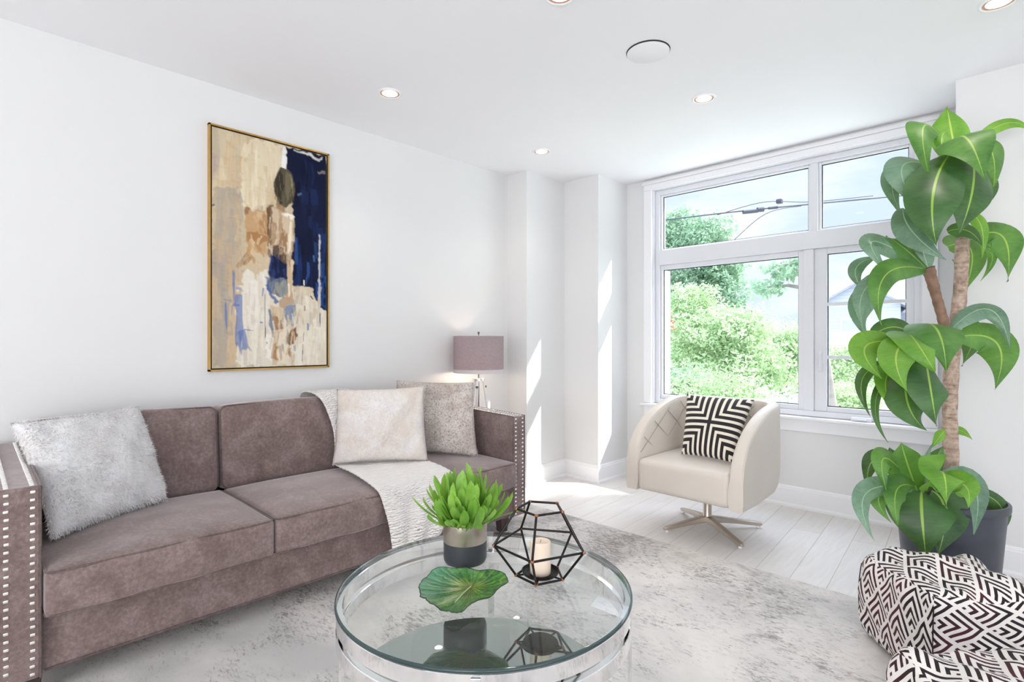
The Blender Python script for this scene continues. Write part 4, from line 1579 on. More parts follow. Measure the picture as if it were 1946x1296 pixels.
# ================================================================== succulent in a two-tone pot
px_, py_ = -1.392, 1.198
pot = thing('potted_succulent', (px_, py_, ZT), 'bright green leafy succulent in a charcoal and champagne pot', 'plant')
PR = 0.0735
mb = MB().lathe([(0.0001, 0.0005), (PR - 0.014, 0.0005), (PR - 0.005, 0.004), (PR - 0.001, 0.012), (PR, 0.022), (PR, 0.074)], (px_, py_, ZT), 56)
mb.build('pot_base', M['pot_dark'], pot)
mb = MB().lathe([(PR, 0.074), (PR + 0.0006, 0.075), (PR + 0.0006, 0.1375), (PR - 0.001, 0.139), (PR - 0.005, 0.139), (PR - 0.006, 0.137), (PR - 0.006, 0.10)], (px_, py_, ZT), 56)
mb.build('pot_band', M['pot_band'], pot)
mb = MB().lathe([(0.0001, 0.126), (PR - 0.006, 0.126)], (px_, py_, ZT), 40)
mb.build('soil', M['soil'], pot)
mb = MB()
rr = random.Random(5)
for k in range(150):
    q = math.sqrt((k + 0.5) / 150)
    a = k * 2.39996 + rr.uniform(-.25, .25)
    r0 = 0.056 * q * rr.uniform(0.6, 1)
    tilt = 0.06 + 0.98 * q ** 1.35 + rr.uniform(-.14, .14)
    L = (0.195 - 0.045 * q) * rr.uniform(0.62, 1.12)
    if q > 0.80 and rr.random() < 0.5:
        L *= 0.55
    b = Vector((px_ + r0 * math.cos(a), py_ + r0 * math.sin(a), ZT + 0.118 + rr.uniform(0, 0.012)))
    out = Vector((math.cos(a), math.sin(a), 0))
    d = (out * math.sin(tilt) + Vector((0, 0, 1)) * math.cos(tilt)).normalized()
    up = (Vector((0, 0, 1)) - d * d.z)
    up = up.normalized() if up.length > 1e-3 else out
    mid = b + d * L * 0.52 + out * 0.006
    tip = b + d * L + up * L * rr.uniform(-0.05, 0.18)
    fc = out * math.cos(tilt) - Vector((0, 0, 1)) * math.sin(tilt)
    fc = fc + Vector((rr.uniform(-.6, .6), rr.uniform(-.6, .6), rr.uniform(-.3, .3)))
    blade(mb, b, mid, tip, rr.uniform(0.026, 0.040), fc, 10, 4, -0.30, 0.30, 1.0, blunt=rr.choice([0.01, 0.01, 0.6]))
for (a, L, h) in ((-0.75, 0.18, 0.10), (2.5, 0.15, 0.03), (0.72, 0.20, 0.09), (2.3, 0.14, 0.12)):
    out = Vector((math.cos(a), math.sin(a), 0))
    b = Vector((px_, py_, ZT + 0.125)) + out * 0.055
    blade(mb, b, b + out * L * 0.5 + Vector((0, 0, h * 0.45)), b + out * L + Vector((0, 0, h * 0.7)), 0.012, Vector((0, 0, 1)), 10, 2, -0.2, 0.4)
mb.build('foliage', M['succulent_leaf'], pot, angle=180, merge=False)

# ================================================================== geometric lantern and candle
gx, gy = -1.133, 1.291
lan = thing('geometric_lantern', (gx, gy, ZT), 'black wire geometric lantern holding a pillar candle on the glass table', 'lantern')


def ring5(R, z, off=-58):
    return [Vector((gx + R * math.cos(math.radians(off + 72 * k)), gy + R * math.sin(math.radians(off + 72 * k)), ZT + z)) for k in range(5)]


rb, rm, rt = ring5(0.078, 0.005), ring5(0.149, 0.103), ring5(0.077, 0.216)
mb = MB()
for k in range(5):
    j = (k + 1) % 5
    for (p, q) in ((rb[k], rb[j]), (rm[k], rm[j]), (rt[k], rt[j]), (rb[k], rm[k]), (rm[k], rt[k])):
        mb.tube([p, q], 0.0038, 8)
mb.build('wire_frame', M['black_metal'], lan, merge=False)
for p in rm + rt + rb:
    MB().rbox((0.0056, 0.0056, 0.0046), 0.0042, 2, Matrix.Translation(p)).build('solder_joint', M['copper'], lan)
mb = MB().lathe([(0.0001, 0.0045), (0.050, 0.0045), (0.057, 0.010), (0.060, 0.019), (0.0585, 0.019), (0.055, 0.0115), (0.049, 0.0075), (0.0001, 0.0075)], (gx, gy, ZT), 48)
mb.build('tray', M['black_metal'], lan)
for k in range(5):
    mb = MB()
    mb.tube([rb[k], (gx + 0.05 * math.cos(math.radians(-58 + 72 * k)), gy + 0.05 * math.sin(math.radians(-58 + 72 * k)), ZT + 0.006)], 0.003, 6)
    mb.build('tray_support', M['black_metal'], lan, merge=False)
cd = thing('pillar_candle', (gx, gy, ZT + 0.0076), 'ivory pillar candle standing inside the black wire lantern', 'candle')
mb = MB().lathe([(0.0001, 0.0005), (0.031, 0.0005), (0.033, 0.003), (0.0335, 0.03), (0.033, 0.098), (0.0318, 0.103), (0.029, 0.1045), (0.024, 0.101), (0.012, 0.0985), (0.0001, 0.098)], (gx, gy, ZT + 0.0076), 48)
mb.build('wax', M['wax'], cd)
MB().tube([(gx, gy, ZT + 0.104), (gx + 0.001, gy, ZT + 0.111), (gx + 0.0025, gy + 0.001, ZT + 0.116)], 0.0009, 6).build('wick', M['wick'], cd)

# ================================================================== leaf dish
LO = [(-1.282, 0.929), (-1.312, 0.956), (-1.339, 0.999), (-1.355, 1.048), (-1.334, 1.084), (-1.295, 1.117), (-1.254, 1.125), (-1.242, 1.158), (-1.198, 1.169), (-1.156, 1.163), (-1.125, 1.129), (-1.12, 1.097), (-1.104, 1.04), (-1.106, 0.992), (-1.102, 0.95), (-1.096, 0.918), (-1.12, 0.901), (-1.165, 0.901), (-1.205, 0.899), (-1.245, 0.907)]
cen = Vector((-1.222, 1.075))
dish = thing('leaf_dish', (-1.21, 1.03, ZT), 'green glass leaf-shaped dish on the coffee table in front of the succulent', 'dish')
NA, NR = 120, 14


def dish_pt(i, j, under=False):
    t = i / NA * len(LO)
    k = int(t) % len(LO)
    f = t - int(t)
    p = [Vector(LO[(k + o) % len(LO)]) for o in (-1, 0, 1, 2)]
    e = 0.5 * ((2 * p[1]) + (-p[0] + p[2]) * f + (2 * p[0] - 5 * p[1] + 4 * p[2] - p[3]) * f * f + (-p[0] + 3 * p[1] - 3 * p[2] + p[3]) * f ** 3)
    r = j / NR
    wob = 1 + 0.012 * math.sin(i * 0.9) * r ** 3 + 0.008 * math.sin(i * 2.1) * r ** 3
    q = cen + (e - cen) * r * wob
    z = 0.007 + 0.024 * r ** 2.2 + 0.003 * math.sin(i * 0.42) * r * r
    # the halves fold up a little from the main vein
    if under:
        z -= 0.005 if r < 0.98 else 0.003
    return (q.x, q.y, ZT + max(0.0008, z))


vs, us, fs = [], [], []
for j in range(NR + 1):
    for i in range(NA):
        vs.append(dish_pt(i, j))
        us.append((i / NA, j / NR))
for j in range(NR):
    for i in range(NA):
        i2 = (i + 1) % NA
        fs.append((j * NA + i, j * NA + i2, (j + 1) * NA + i2, (j + 1) * NA + i))
mb = MB().add(vs, fs, 0, us)
vs = [dish_pt(i, j, True) for j in range(NR + 1) for i in range(NA)]
mb.add(vs, [f[::-1] for f in fs], 0, us)
rim = [((NR) * NA + i) for i in range(NA)]
b2 = len(vs)
mb.f.extend([(rim[i], rim[(i + 1) % NA], b2 + rim[(i + 1) % NA], b2 + rim[i]) for i in range(NA)])
mb.build('leaf_bowl', M['dish'], dish, angle=60)
mb = MB()
vein = [(cen.x, cen.y), (-1.200, 1.02), (-1.172, 0.97), (-1.150, 0.925)]
mb.tube([(x, y, ZT + 0.0085 + 0.010 * (k / 3) ** 2) for k, (x, y) in enumerate(vein)], [0.0022, 0.0020, 0.0016, 0.0008], 6)
mb.build('raised_vein', M['dish_vein'], dish, merge=False)
MB().tube([Vector(dish_pt(i, NR)) - Vector((0, 0, 0.001)) for i in range(NA)], 0.0016, 6, closed=True).build('dark_rim', M['dish_rim'], dish)

# ================================================================== swivel armchair
ax, ay = -1.508, 3.34
ch = thing('swivel_armchair', (ax, ay, 0), 'cream leather swivel tub chair with quilted inner arms by the window', 'chair')
HWX, YF, YB = 0.375, 2.985, 3.70
ROT = Matrix.Translation((ax, ay, 0)) @ Matrix.Rotation(math.radians(-1.5), 4, 'Z') @ Matrix.Translation((-ax, -ay, 0))
TH = 0.075
RC = 0.20


def shell_path(n=64):
    """outer plan line from the right arm front round the back to the left arm front"""
    pts = []
    L1 = YB - RC - YF
    L2 = 2 * (HWX - RC)
    arc = PI / 2 * RC
    tot = 2 * L1 + L2 + 2 * arc
    for i in range(n + 1):
        s = tot * i / n
        if s <= L1:
            p, t = (ax + HWX, YF + s), (0, 1)
        elif s <= L1 + arc:
            a = (s - L1) / RC
            p = (ax + HWX - RC + RC * math.cos(a), YB - RC + RC * math.sin(a))
            t = (-math.sin(a), math.cos(a))
        elif s <= L1 + arc + L2:
            p, t = (ax + HWX - RC - (s - L1 - arc), YB), (-1, 0)
        elif s <= L1 + 2 * arc + L2:
            a = (s - L1 - arc - L2) / RC
            p = (ax - HWX + RC - RC * math.sin(a), YB - RC + RC * math.cos(a))
            t = (-math.cos(a), -math.sin(a))
        else:
            p, t = (ax - HWX, YB - RC - (s - L1 - 2 * arc - L2)), (0, -1)
        pts.append((Vector((p[0], p[1], 0)), Vector((-t[1], t[0], 0))))   # point, inward normal
    return pts


def top_z(y):
    k = min(1, max(0, (y - YF) / 0.66))
    return 0.44 + 0.375 * math.sqrt(max(0, 1 - (1 - k) ** 2)) ** 1.0


pts = shell_path(96)
vs = []
npf = 0
for (p, nrm) in pts:
    zt = top_z(p.y)
    zb = 0.255
    front = max(0, 1 - (p.y - YF) / 0.03)
    kb = min(1, max(0, (p.y - YF - 0.25) / 0.45))       # belly tucks in low at the back
    prof_ = []
    r = 0.026
    tuck = 0.05 * kb
    o = lambda d, z: prof_.append(p + nrm * d + Vector((0, 0, z)))
    o(TH * 0.5, zb)
    o(0.012 + tuck, zb)
    o(0.003 + tuck * 0.7, zb + 0.012)
    o(0.0 + tuck * 0.35, zb + 0.05)
    o(0.0, zb + 0.12)
    for q in range(1, 5):
        o(0.0, zb + 0.12 + (zt - r - zb - 0.12) * q / 5)
    for q in range(5):
        a = PI / 2 * q / 4
        o(r - r * math.cos(a), zt - r + r * math.sin(a))
    for q in range(5):
        a = PI / 2 * q / 4
        o(TH - r + r * math.sin(a), zt - r + r * math.cos(a))
    for q in range(1, 6):
        o(TH + 0.012 * math.sin(PI * q / 6), zt - r - (zt - r - zb - 0.02) * q / 5)
    o(TH, zb)
    npf = len(prof_)
    vs.extend([ROT @ q for q in prof_])
fs = []
for i in range(len(pts) - 1):
    for j in range(npf):
        j2 = (j + 1) % npf
        fs.append((i * npf + j, i * npf + j2, (i + 1) * npf + j2, (i + 1) * npf + j))
fs.append(tuple(range(npf)))
fs.append(tuple((len(pts) - 1) * npf + j for j in range(npf - 1, -1, -1)))
shell = MB().add(vs, fs).build('shell', M['leather'], ch, angle=55, bevel=0.01, bseg=3)


# welts and quilting on the inner face
def inner_pt(s, z, d=0.0135):
    i = min(len(pts) - 1, max(0, s * (len(pts) - 1)))
    k = int(min(i, len(pts) - 2))
    f = i - k
    p = pts[k][0].lerp(pts[k + 1][0], f)
    nrm = pts[k][1].lerp(pts[k + 1][1], f).normalized()
    q = p + nrm * (TH + d)
    return ROT @ Vector((q.x, q.y, z)), p.y


mb = MB()
for (side) in (0, 1):
    w1, w2 = [], []
    for k in range(0, 97):
        s = k / 96
        if side == 0:
            p, n_ = pts[k]
            w1.append(ROT @ (p + n_ * (TH - 0.006) + Vector((0, 0, top_z(p.y) - 0.010))))
        else:
            p, n_ = pts[k]
            w1.append(ROT @ (p + n_ * 0.008 + Vector((0, 0, top_z(p.y) - 0.010))))
    mb.tube(w1, 0.0028, 6)
mb.build('welt', M['leather'], ch, merge=False)
mb = MB()
for s0, sgn in [(x / 8.0, 1) for x in range(-3, 9)] + [(x / 8.0, -1) for x in range(0, 12)]:
    line = []
    for k in range(25):
        z = 0.46 + 0.36 * k / 24
        s = s0 + sgn * 0.25 * k / 24
        if 0.015 < s < 0.985:
            q, yy = inner_pt(s, z, 0.0085)
            if z < top_z(yy) - 0.03:
                line.append(q)
    if len(line) > 2:
        mb.tube(line, 0.0024, 6)
mb.build('quilted_seam', M['leather_dark'], ch, merge=False)


def warp(p, n):
    if p.z > 0:
        p.z += 0.016 * max(0, 1 - (p.x / 0.3) ** 2) * max(0, 1 - (p.y / 0.3) ** 2)
    return p


Ms = ROT @ Matrix.Translation((ax, (YF + 3.625) / 2, 0.357))
MB().rbox((HWX - TH - 0.004, (3.625 - YF) / 2 + 0.002, 0.0985), 0.034, 10, Ms, warp).build('seat', M['leather'], ch, angle=80)
mb = MB()
hx_ = HWX - TH - 0.002
for s in (-1, 1):
    mb.tube([ROT @ Vector((ax + s * hx_, y, z)) for (y, z) in ((YF + 0.006, 0.262), (YF + 0.004, 0.33), (YF + 0.005, 0.405), (YF + 0.018, 0.438), (YF + 0.05, 0.455), (YF + 0.3, 0.458), (3.60, 0.458))], 0.0026, 6)
mb.build('seat_welt', M['leather_dark'], ch, merge=False)
MB().lathe([(0.0001, 0.235), (0.09, 0.235), (0.09, 0.262), (0.0001, 0.262)], (ax, ay, 0), 32).build('swivel_plate', M['chair_metal'], ch)
MB().lathe([(0.026, 0.235), (0.026, 0.085), (0.031, 0.07), (0.031, 0.045), (0.0001, 0.045)], (ax, ay, 0), 32).build('column', M['chair_metal'], ch)
for k, (tx, ty) in enumerate([(-1.672, 3.075), (-1.262, 3.595), (-1.205, 3.135), (-1.78, 3.53)]):
    base = Vector((ax, ay, 0.062))
    tip = Vector((tx, ty, 0.030))
    d = (tip - base)
    d2 = Vector((d.x, d.y, 0)).normalized()
    sv = Vector((-d2.y, d2.x, 0))
    mb = MB()
    sec = []
    for (t, hw, z0, z1) in ((0, 0.022, 0.045, 0.085), (0.5, 0.019, 0.032, 0.060), (0.94, 0.016, 0.014, 0.036), (1.0, 0.011, 0.016, 0.030)):
        q = base.lerp(tip, t)
        sec.append([Vector((q.x, q.y, z0)) - sv * hw, Vector((q.x, q.y, z0)) + sv * hw, Vector((q.x, q.y, z1)) + sv * hw * 0.9, Vector((q.x, q.y, z1)) - sv * hw * 0.9])
    vv_ = [p for s in sec for p in s]
    fs = [(3, 2, 1, 0)] + [(i * 4 + j, i * 4 + (j + 1) % 4, (i + 1) * 4 + (j + 1) % 4, (i + 1) * 4 + j) for i in range(3) for j in range(4)] + [(12, 13, 14, 15)]
    lg = mb.add(vv_, fs).build('leg', M['chair_metal'], ch, bevel=0.004)
    q = base.lerp(tip, 0.93)
    MB().lathe([(0.0001, 0.0005), (0.011, 0.0005), (0.012, 0.004), (0.009, 0.008), (0.009, 0.018), (0.0001, 0.018)], (q.x, q.y, 0), 16).build('foot_glide', M['clear'], lg)

# cushion on the chair
pc = [(-1.618, 3.205, 0.478), (-1.285, 3.19, 0.478), (-1.290, 3.545, 0.824), (-1.708, 3.46, 0.835)]
cu = pillow_mesh(pc, 0.062, N=40, pinch=0.045, back=0.5).build('throw_pillow', M['cross'], None, angle=180)
tag(cu, 'black and cream geometric striped cushion on the cream armchair', 'pillow')

# ================================================================== dracaena
dx, dy = -0.291, 3.237
dr = thing('dracaena_plant', (dx, dy, 0), 'tall dracaena with broad drooping green leaves in a slate planter', 'plant')
mb = MB().lathe([(0.0001, 0.0005), (0.165, 0.0005), (0.172, 0.006), (0.205, 0.43), (0.214, 0.436), (0.217, 0.445), (0.217, 0.466), (0.213, 0.471), (0.204, 0.471), (0.200, 0.466), (0.198, 0.42)], (dx, dy, 0), 64)
mb.build('planter', M['planter'], dr)
MB().lathe([(0.0001, 0.432), (0.1, 0.436), (0.199, 0.43)], (dx, dy, 0), 40).build('soil', M['soil'], dr)


def trunk(path, r, mat='bark', name='trunk'):
    out, rad = [], []
    n = 40
    for k in range(n + 1):
        p = catmull(path, k / n)
        out.append(p)
        rad.append(catmull([(x,) for x in r], k / n)[0] * (1 + 0.05 * math.sin(k * 2.1) + 0.03 * math.sin(k * 5.3)))
    return MB().tube(out, rad, 16).build(name, M[mat], dr, angle=80)


trunk([(-0.285, 3.215, 0.43), (-0.283, 3.217, 0.607), (-0.289, 3.239, 0.923), (-0.276, 3.293, 1.22), (-0.259, 3.324, 1.421), (-0.251, 3.346, 1.684)], [0.036, 0.032, 0.030, 0.029, 0.028, 0.028])
trunk([(-0.281, 3.272, 1.05), (-0.300, 3.236, 1.232), (-0.332, 3.183, 1.404), (-0.359, 3.143, 1.543)], [0.008, 0.021, 0.021, 0.026], 'bark_dark')
LEAVES = {
 'crown': [
  ((-0.264, 3.236, 2.053), (-0.287, 3.283, 2.2), (-0.31, 3.359, 2.343), 0.160),
  ((-0.304, 3.196, 2.131), (-0.361, 3.029, 2.168), (-0.338, 2.967, 1.936), 0.133),
  ((-0.285, 3.215, 2.073), (-0.306, 2.832, 1.821), (-0.293, 2.816, 1.592), 0.193),
  ((-0.212, 3.216, 2.072), (-0.189, 2.988, 1.859), (-0.233, 2.944, 1.65), 0.187),
  ((-0.285, 3.215, 2.09), (-0.215, 3.031, 2.078), (-0.15, 2.955, 1.859), 0.187),
  ((-0.234, 3.404, 2.151), (-0.152, 3.345, 2.097), (-0.136, 3.248, 1.893), 0.142),
  ((-0.216, 3.422, 2.151), (-0.103, 3.532, 2.255), (-0.015, 3.618, 2.215), 0.056),
  ((-0.319, 3.252, 2.015), (-0.436, 3.012, 2.003), (-0.378, 3.013, 1.788), 0.135),
  ((-0.37, 3.355, 2.05), (-0.501, 3.2, 2.018), (-0.449, 3.194, 1.761), 0.093),
  ((-0.446, 3.086, 1.825), (-0.398, 2.993, 1.693), (-0.282, 3.022, 1.556), 0.109),
  ((-0.295, 3.205, 1.71), (-0.224, 3.205, 1.704), (-0.172, 3.185, 1.628), 0.082),
  ((-0.234, 3.265, 1.796), (-0.179, 3.248, 1.728), (-0.176, 3.252, 1.575), 0.053),
  ((-0.252, 3.386, 2.087), (-0.181, 3.344, 1.961), (-0.208, 3.29, 1.759), 0.148),
  ((-0.295, 3.205, 2.175), (-0.307, 3.124, 2.127), (-0.296, 3.092, 2.026), 0.053),
 ],
 'side_crown': [
  ((-0.362, 3.14, 1.533), (-0.532, 2.918, 1.658), (-0.473, 2.92, 1.499), 0.101),
  ((-0.362, 3.14, 1.533), (-0.425, 3.05, 1.618), (-0.499, 3.006, 1.69), 0.112),
  ((-0.563, 3.084, 1.603), (-0.62, 3.0, 1.544), (-0.586, 3.005, 1.441), 0.061),
  ((-0.362, 3.14, 1.533), (-0.474, 2.835, 1.487), (-0.476, 2.777, 1.259), 0.102),
  ((-0.362, 3.14, 1.533), (-0.543, 2.908, 1.465), (-0.558, 2.837, 1.262), 0.096),
  ((-0.498, 3.077, 1.5), (-0.584, 2.951, 1.368), (-0.562, 2.945, 1.22), 0.104),
  ((-0.359, 3.143, 1.538), (-0.38, 3.123, 1.636), (-0.404, 3.127, 1.739), 0.083),
  ((-0.31, 3.359, 1.662), (-0.23, 3.52, 1.652), (-0.26, 3.547, 1.445), 0.168),
  ((-0.227, 3.439, 1.696), (-0.112, 3.468, 1.697), (-0.095, 3.4, 1.475), 0.161),
  ((-0.207, 3.431, 1.679), (-0.148, 3.433, 1.607), (-0.19, 3.364, 1.479), 0.035),
 ],
 'middle': [
  ((-0.375, 3.057, 1.272), (-0.297, 2.882, 1.245), (-0.259, 2.779, 1.081), 0.191),
  ((-0.405, 2.986, 1.219), (-0.359, 2.752, 1.207), (-0.285, 2.684, 1.079), 0.157),
  ((-0.379, 3.011, 1.219), (-0.403, 2.639, 1.149), (-0.362, 2.609, 1.0), 0.123),
  ((-0.362, 3.028, 1.183), (-0.304, 2.694, 1.045), (-0.28, 2.689, 0.863), 0.168),
  ((-0.396, 2.995, 1.148), (-0.384, 2.727, 0.974), (-0.317, 2.722, 0.838), 0.144),
  ((-0.413, 2.978, 1.124), (-0.463, 2.79, 1.036), (-0.422, 2.746, 0.899), 0.082),
  ((-0.439, 2.953, 1.195), (-0.528, 2.726, 1.173), (-0.455, 2.657, 1.043), 0.118),
  ((-0.41, 3.023, 1.195), (-0.469, 2.896, 1.184), (-0.54, 2.827, 1.167), 0.071),
  ((-0.404, 3.127, 1.22), (-0.492, 3.041, 1.264), (-0.576, 2.931, 1.175), 0.094),
  ((-0.471, 3.034, 1.097), (-0.567, 2.884, 1.031), (-0.532, 2.862, 0.854), 0.053),
  ((-0.439, 2.953, 1.1), (-0.495, 2.758, 0.941), (-0.452, 2.772, 0.763), 0.036),
  ((-0.285, 3.215, 1.249), (-0.153, 3.288, 1.345), (-0.083, 3.272, 1.162), 0.087),
  ((-0.28, 3.36, 1.246), (-0.221, 3.501, 1.237), (-0.264, 3.487, 1.074), 0.125),
  ((-0.26, 3.239, 1.22), (-0.125, 3.315, 1.186), (-0.13, 3.171, 0.983), 0.150),
  ((-0.276, 3.224, 0.783), (-0.244, 3.227, 0.784), (-0.208, 3.234, 0.747), 0.039),
  ((-0.301, 3.2, 0.783), (-0.315, 3.13, 0.761), (-0.34, 3.078, 0.712), 0.039),
 ],
 'base': [
  ((-0.37, 2.937, 0.529), (-0.395, 2.857, 0.661), (-0.417, 2.834, 0.763), 0.136),
  ((-0.381, 2.925, 0.559), (-0.462, 2.763, 0.699), (-0.447, 2.694, 0.576), 0.099),
  ((-0.398, 3.049, 0.532), (-0.53, 2.976, 0.651), (-0.562, 2.945, 0.489), 0.088),
  ((-0.381, 2.925, 0.548), (-0.498, 2.588, 0.575), (-0.454, 2.519, 0.406), 0.082),
  ((-0.39, 2.945, 0.547), (-0.487, 2.795, 0.53), (-0.443, 2.782, 0.42), 0.078),
  ((-0.378, 2.9, 0.565), (-0.419, 2.749, 0.571), (-0.409, 2.703, 0.438), 0.102),
  ((-0.358, 2.948, 0.543), (-0.348, 2.86, 0.466), (-0.332, 2.848, 0.279), 0.233),
  ((-0.331, 3.002, 0.537), (-0.282, 2.981, 0.46), (-0.299, 2.907, 0.284), 0.192),
  ((-0.339, 2.939, 0.548), (-0.265, 2.703, 0.685), (-0.246, 2.638, 0.558), 0.145),
  ((-0.32, 2.985, 0.548), (-0.214, 2.865, 0.613), (-0.193, 2.802, 0.533), 0.095),
  ((-0.32, 2.985, 0.548), (-0.191, 2.972, 0.593), (-0.179, 2.843, 0.421), 0.124),
  ((-0.325, 3.12, 0.532), (-0.123, 3.261, 0.472), (-0.14, 3.161, 0.307), 0.071),
  ((-0.361, 2.973, 0.53), (-0.354, 3.008, 0.642), (-0.333, 3.056, 0.737), 0.038),
  ((-0.361, 3.029, 0.519), (-0.332, 3.113, 0.64), (-0.307, 3.166, 0.714), 0.072),
  ((-0.388, 3.003, 0.519), (-0.453, 2.995, 0.64), (-0.488, 3.017, 0.705), 0.072),
 ],
}
names = {'crown': 'crown_foliage', 'side_crown': 'side_shoot_foliage', 'middle': 'middle_foliage', 'base': 'base_foliage'}
TONE = {'crown': [1, 0, 2, 2, 0, 0, 1, 3, 3, 3, 2, 1, 2, 1],
        'side_crown': [3, 0, 3, 0, 3, 3, 3, 0, 0, 0],
        'middle': [0, 1, 1, 2, 2, 1, 1, 1, 2, 2, 2, 3, 2, 0, 1, 1],
        'base': [0, 0, 2, 3, 0, 0, 2, 2, 1, 1, 3, 2, 3, 2, 2]}
for key, rows in LEAVES.items():
    mb = MB()
    for k, (a, b, c_, w_) in enumerate(rows):
        fc = Vector((0.35 + 0.25 * math.sin(k * 2.7), -0.72, 0.30 + 0.2 * math.sin(k * 1.9)))
        blade(mb, a, b, c_, w_ * 1.04, fc, 22, 6, 0.26 + 0.22 * math.sin(k * 3.1), 0.25, 1.0, 0.05 + 0.03 * math.sin(k * 1.7), k * 1.3, mi=TONE[key][k])
    mb.build(names[key], DRACAENA, dr, angle=180, merge=False)
# a short stem carries the uppermost crown
MB().tube([(-0.251, 3.346, 1.66), (-0.262, 3.30, 1.80), (-0.275, 3.255, 1.98), (-0.272, 3.25, 2.10)], [0.015, 0.014, 0.013, 0.008], 10).build('crown_stem', M['bark'], dr)
MB().tube([(-0.287, 3.22, 0.43), (-0.34, 3.13, 0.47), (-0.375, 3.03, 0.485)], [0.02, 0.018, 0.012], 10).build('base_shoot', M['bark'], dr)


# ================================================================== poufs
def pouf(cx_, cy_, ang, half, h, label, seed):
    r = random.Random(seed)

    def warp(p, n):
        u, v, w_ = p.x / half, p.y / half, p.z / (h / 2)
        sag = 1 + 0.05 * (1 - w_ * w_)
        p.x *= sag + 0.010 * math.sin(3 * v + seed) - 0.02 * max(0, w_)
        p.y *= sag + 0.010 * math.sin(3 * u + 2 * seed) - 0.02 * max(0, w_)
        if w_ > 0:
            p.z += 0.030 * max(0, 1 - u * u) * max(0, 1 - v * v) * w_
            p.z += (0.010 * math.sin(4.1 * u + 2.2 * v + seed) + 0.006 * math.sin(7 * v - 3 * u)) * w_
        d = 0.007 * math.sin(9 * u + 5 * w_ + seed) * math.sin(7 * v - 4 * w_)
        p += n * d * (1 if w_ > -0.7 else 0)
        return p
    Mt = Matrix.Translation((cx_, cy_, 0.0115 + h / 2)) @ Matrix.Rotation(ang, 4, 'Z')
    o = MB().rbox((half, half, h / 2), 0.045, 18, Mt, warp, uvscale=8.6).build('pouf', M['chevron'], None, angle=180)
    seam = MB()
    for sx_, sy_ in ((1, 1), (1, -1), (-1, 1), (-1, -1)):
        seam.tube([Mt @ warp(Vector((sx_ * (half - 0.012), sy_ * (half - 0.012), z)), Vector((sx_, sy_, 0)).normalized() * 0) for z in [(-h / 2 + 0.05) + (h - 0.10) * k / 8 for k in range(9)]], 0.002, 6)
    seam.build('corner_seam', M['chevron'], o, merge=False)
    return tag(o, label, 'pouf', 'patterned poufs')


pouf(-0.225, 2.55, math.radians(41), 0.213, 0.335, 'chevron-patterned square pouf farther back, in front of the dracaena', 1)
pouf(-0.005, 1.80, math.radians(44), 0.213, 0.335, 'chevron-patterned pouf nearest the camera, cut off at bottom right corner', 4)

# ================================================================== outside
struct(MB().box((-70, 4.6, -1.6), (40, 90, -1.5)).build('ground', M['lawn'], smooth=False))


def leaf_cloud(name, blobs, count, size, mat, parent, seed, shell=0.5):
    """loose leaves on the outer part of ellipsoid crowns: (centre, radii, share)"""
    r = np.random.RandomState(seed)
    tot = sum(b[2] for b in blobs)
    P, N = [], []
    for (c, rad, sh) in blobs:
        n = int(count * sh / tot)
        d = r.randn(n, 3)
        d /= np.linalg.norm(d, axis=1, keepdims=True)
        rr_ = (shell + (1 - shell) * r.rand(n, 1)) * (1 + 0.16 * np.sin(d[:, :1] * 6 + d[:, 2:] * 5) + 0.10 * np.sin(d[:, 1:2] * 11 + d[:, 2:] * 9))
        P.append(np.array(c) + d * rr_ * np.array(rad))
        N.append(d)
    P = np.concatenate(P)
    N = np.concatenate(N)
    n = len(P)
    nn = N * 0.5 + r.randn(n, 3) * 0.7 + np.array([0, 0, 0.4])
    nn /= np.linalg.norm(nn, axis=1, keepdims=True)
    a = np.cross(nn, r.randn(n, 3))
    a /= np.linalg.norm(a, axis=1, keepdims=True)
    b = np.cross(nn, a)
    s = size * (0.6 + 0.8 * r.rand(n, 1))
    V = np.stack([P - a * s, P - b * s * 0.45 , P + a * s, P + b * s * 0.45 ], 1).reshape(-1, 3)
    F = np.arange(n * 4).reshape(-1, 4)
    return np_mesh(name, V, F, mat, parent)


def tree(label, base, top, blobs, count, size, mat, seed, name='garden_tree', group=None, branches=5, bstart=0.45):
    t_ = thing(name, base, label, 'tree', group)
    mb = MB()
    b, tp = Vector(base), Vector(top)
    hgt = (tp - b).length
    mid = b.lerp(tp, 0.5) + Vector((0.03 * hgt, 0.02 * hgt, 0))
    r0 = max(0.03, hgt * 0.022)
    mb.tube([b, mid, tp], [r0, r0 * 0.75, r0 * 0.35], 10)
    rr_ = random.Random(seed)
    for k in range(branches):
        bl = blobs[k % len(blobs)]
        st = b.lerp(tp, bstart + (0.95 - bstart) * k / max(1, branches))
        en = Vector(bl[0]) + Vector([rr_.uniform(-.5, .5) * bl[1][i] for i in range(3)])
        mb.tube([st, st.lerp(en, 0.55) + Vector((0, 0, 0.08 * hgt * rr_.random())), en], [r0 * 0.4, r0 * 0.28, r0 * 0.1], 7)
    mb.build('trunk', M['tree_bark'], t_, merge=False)
    leaf_cloud('crown', blobs, count, size, mat, t_, seed)
    return t_


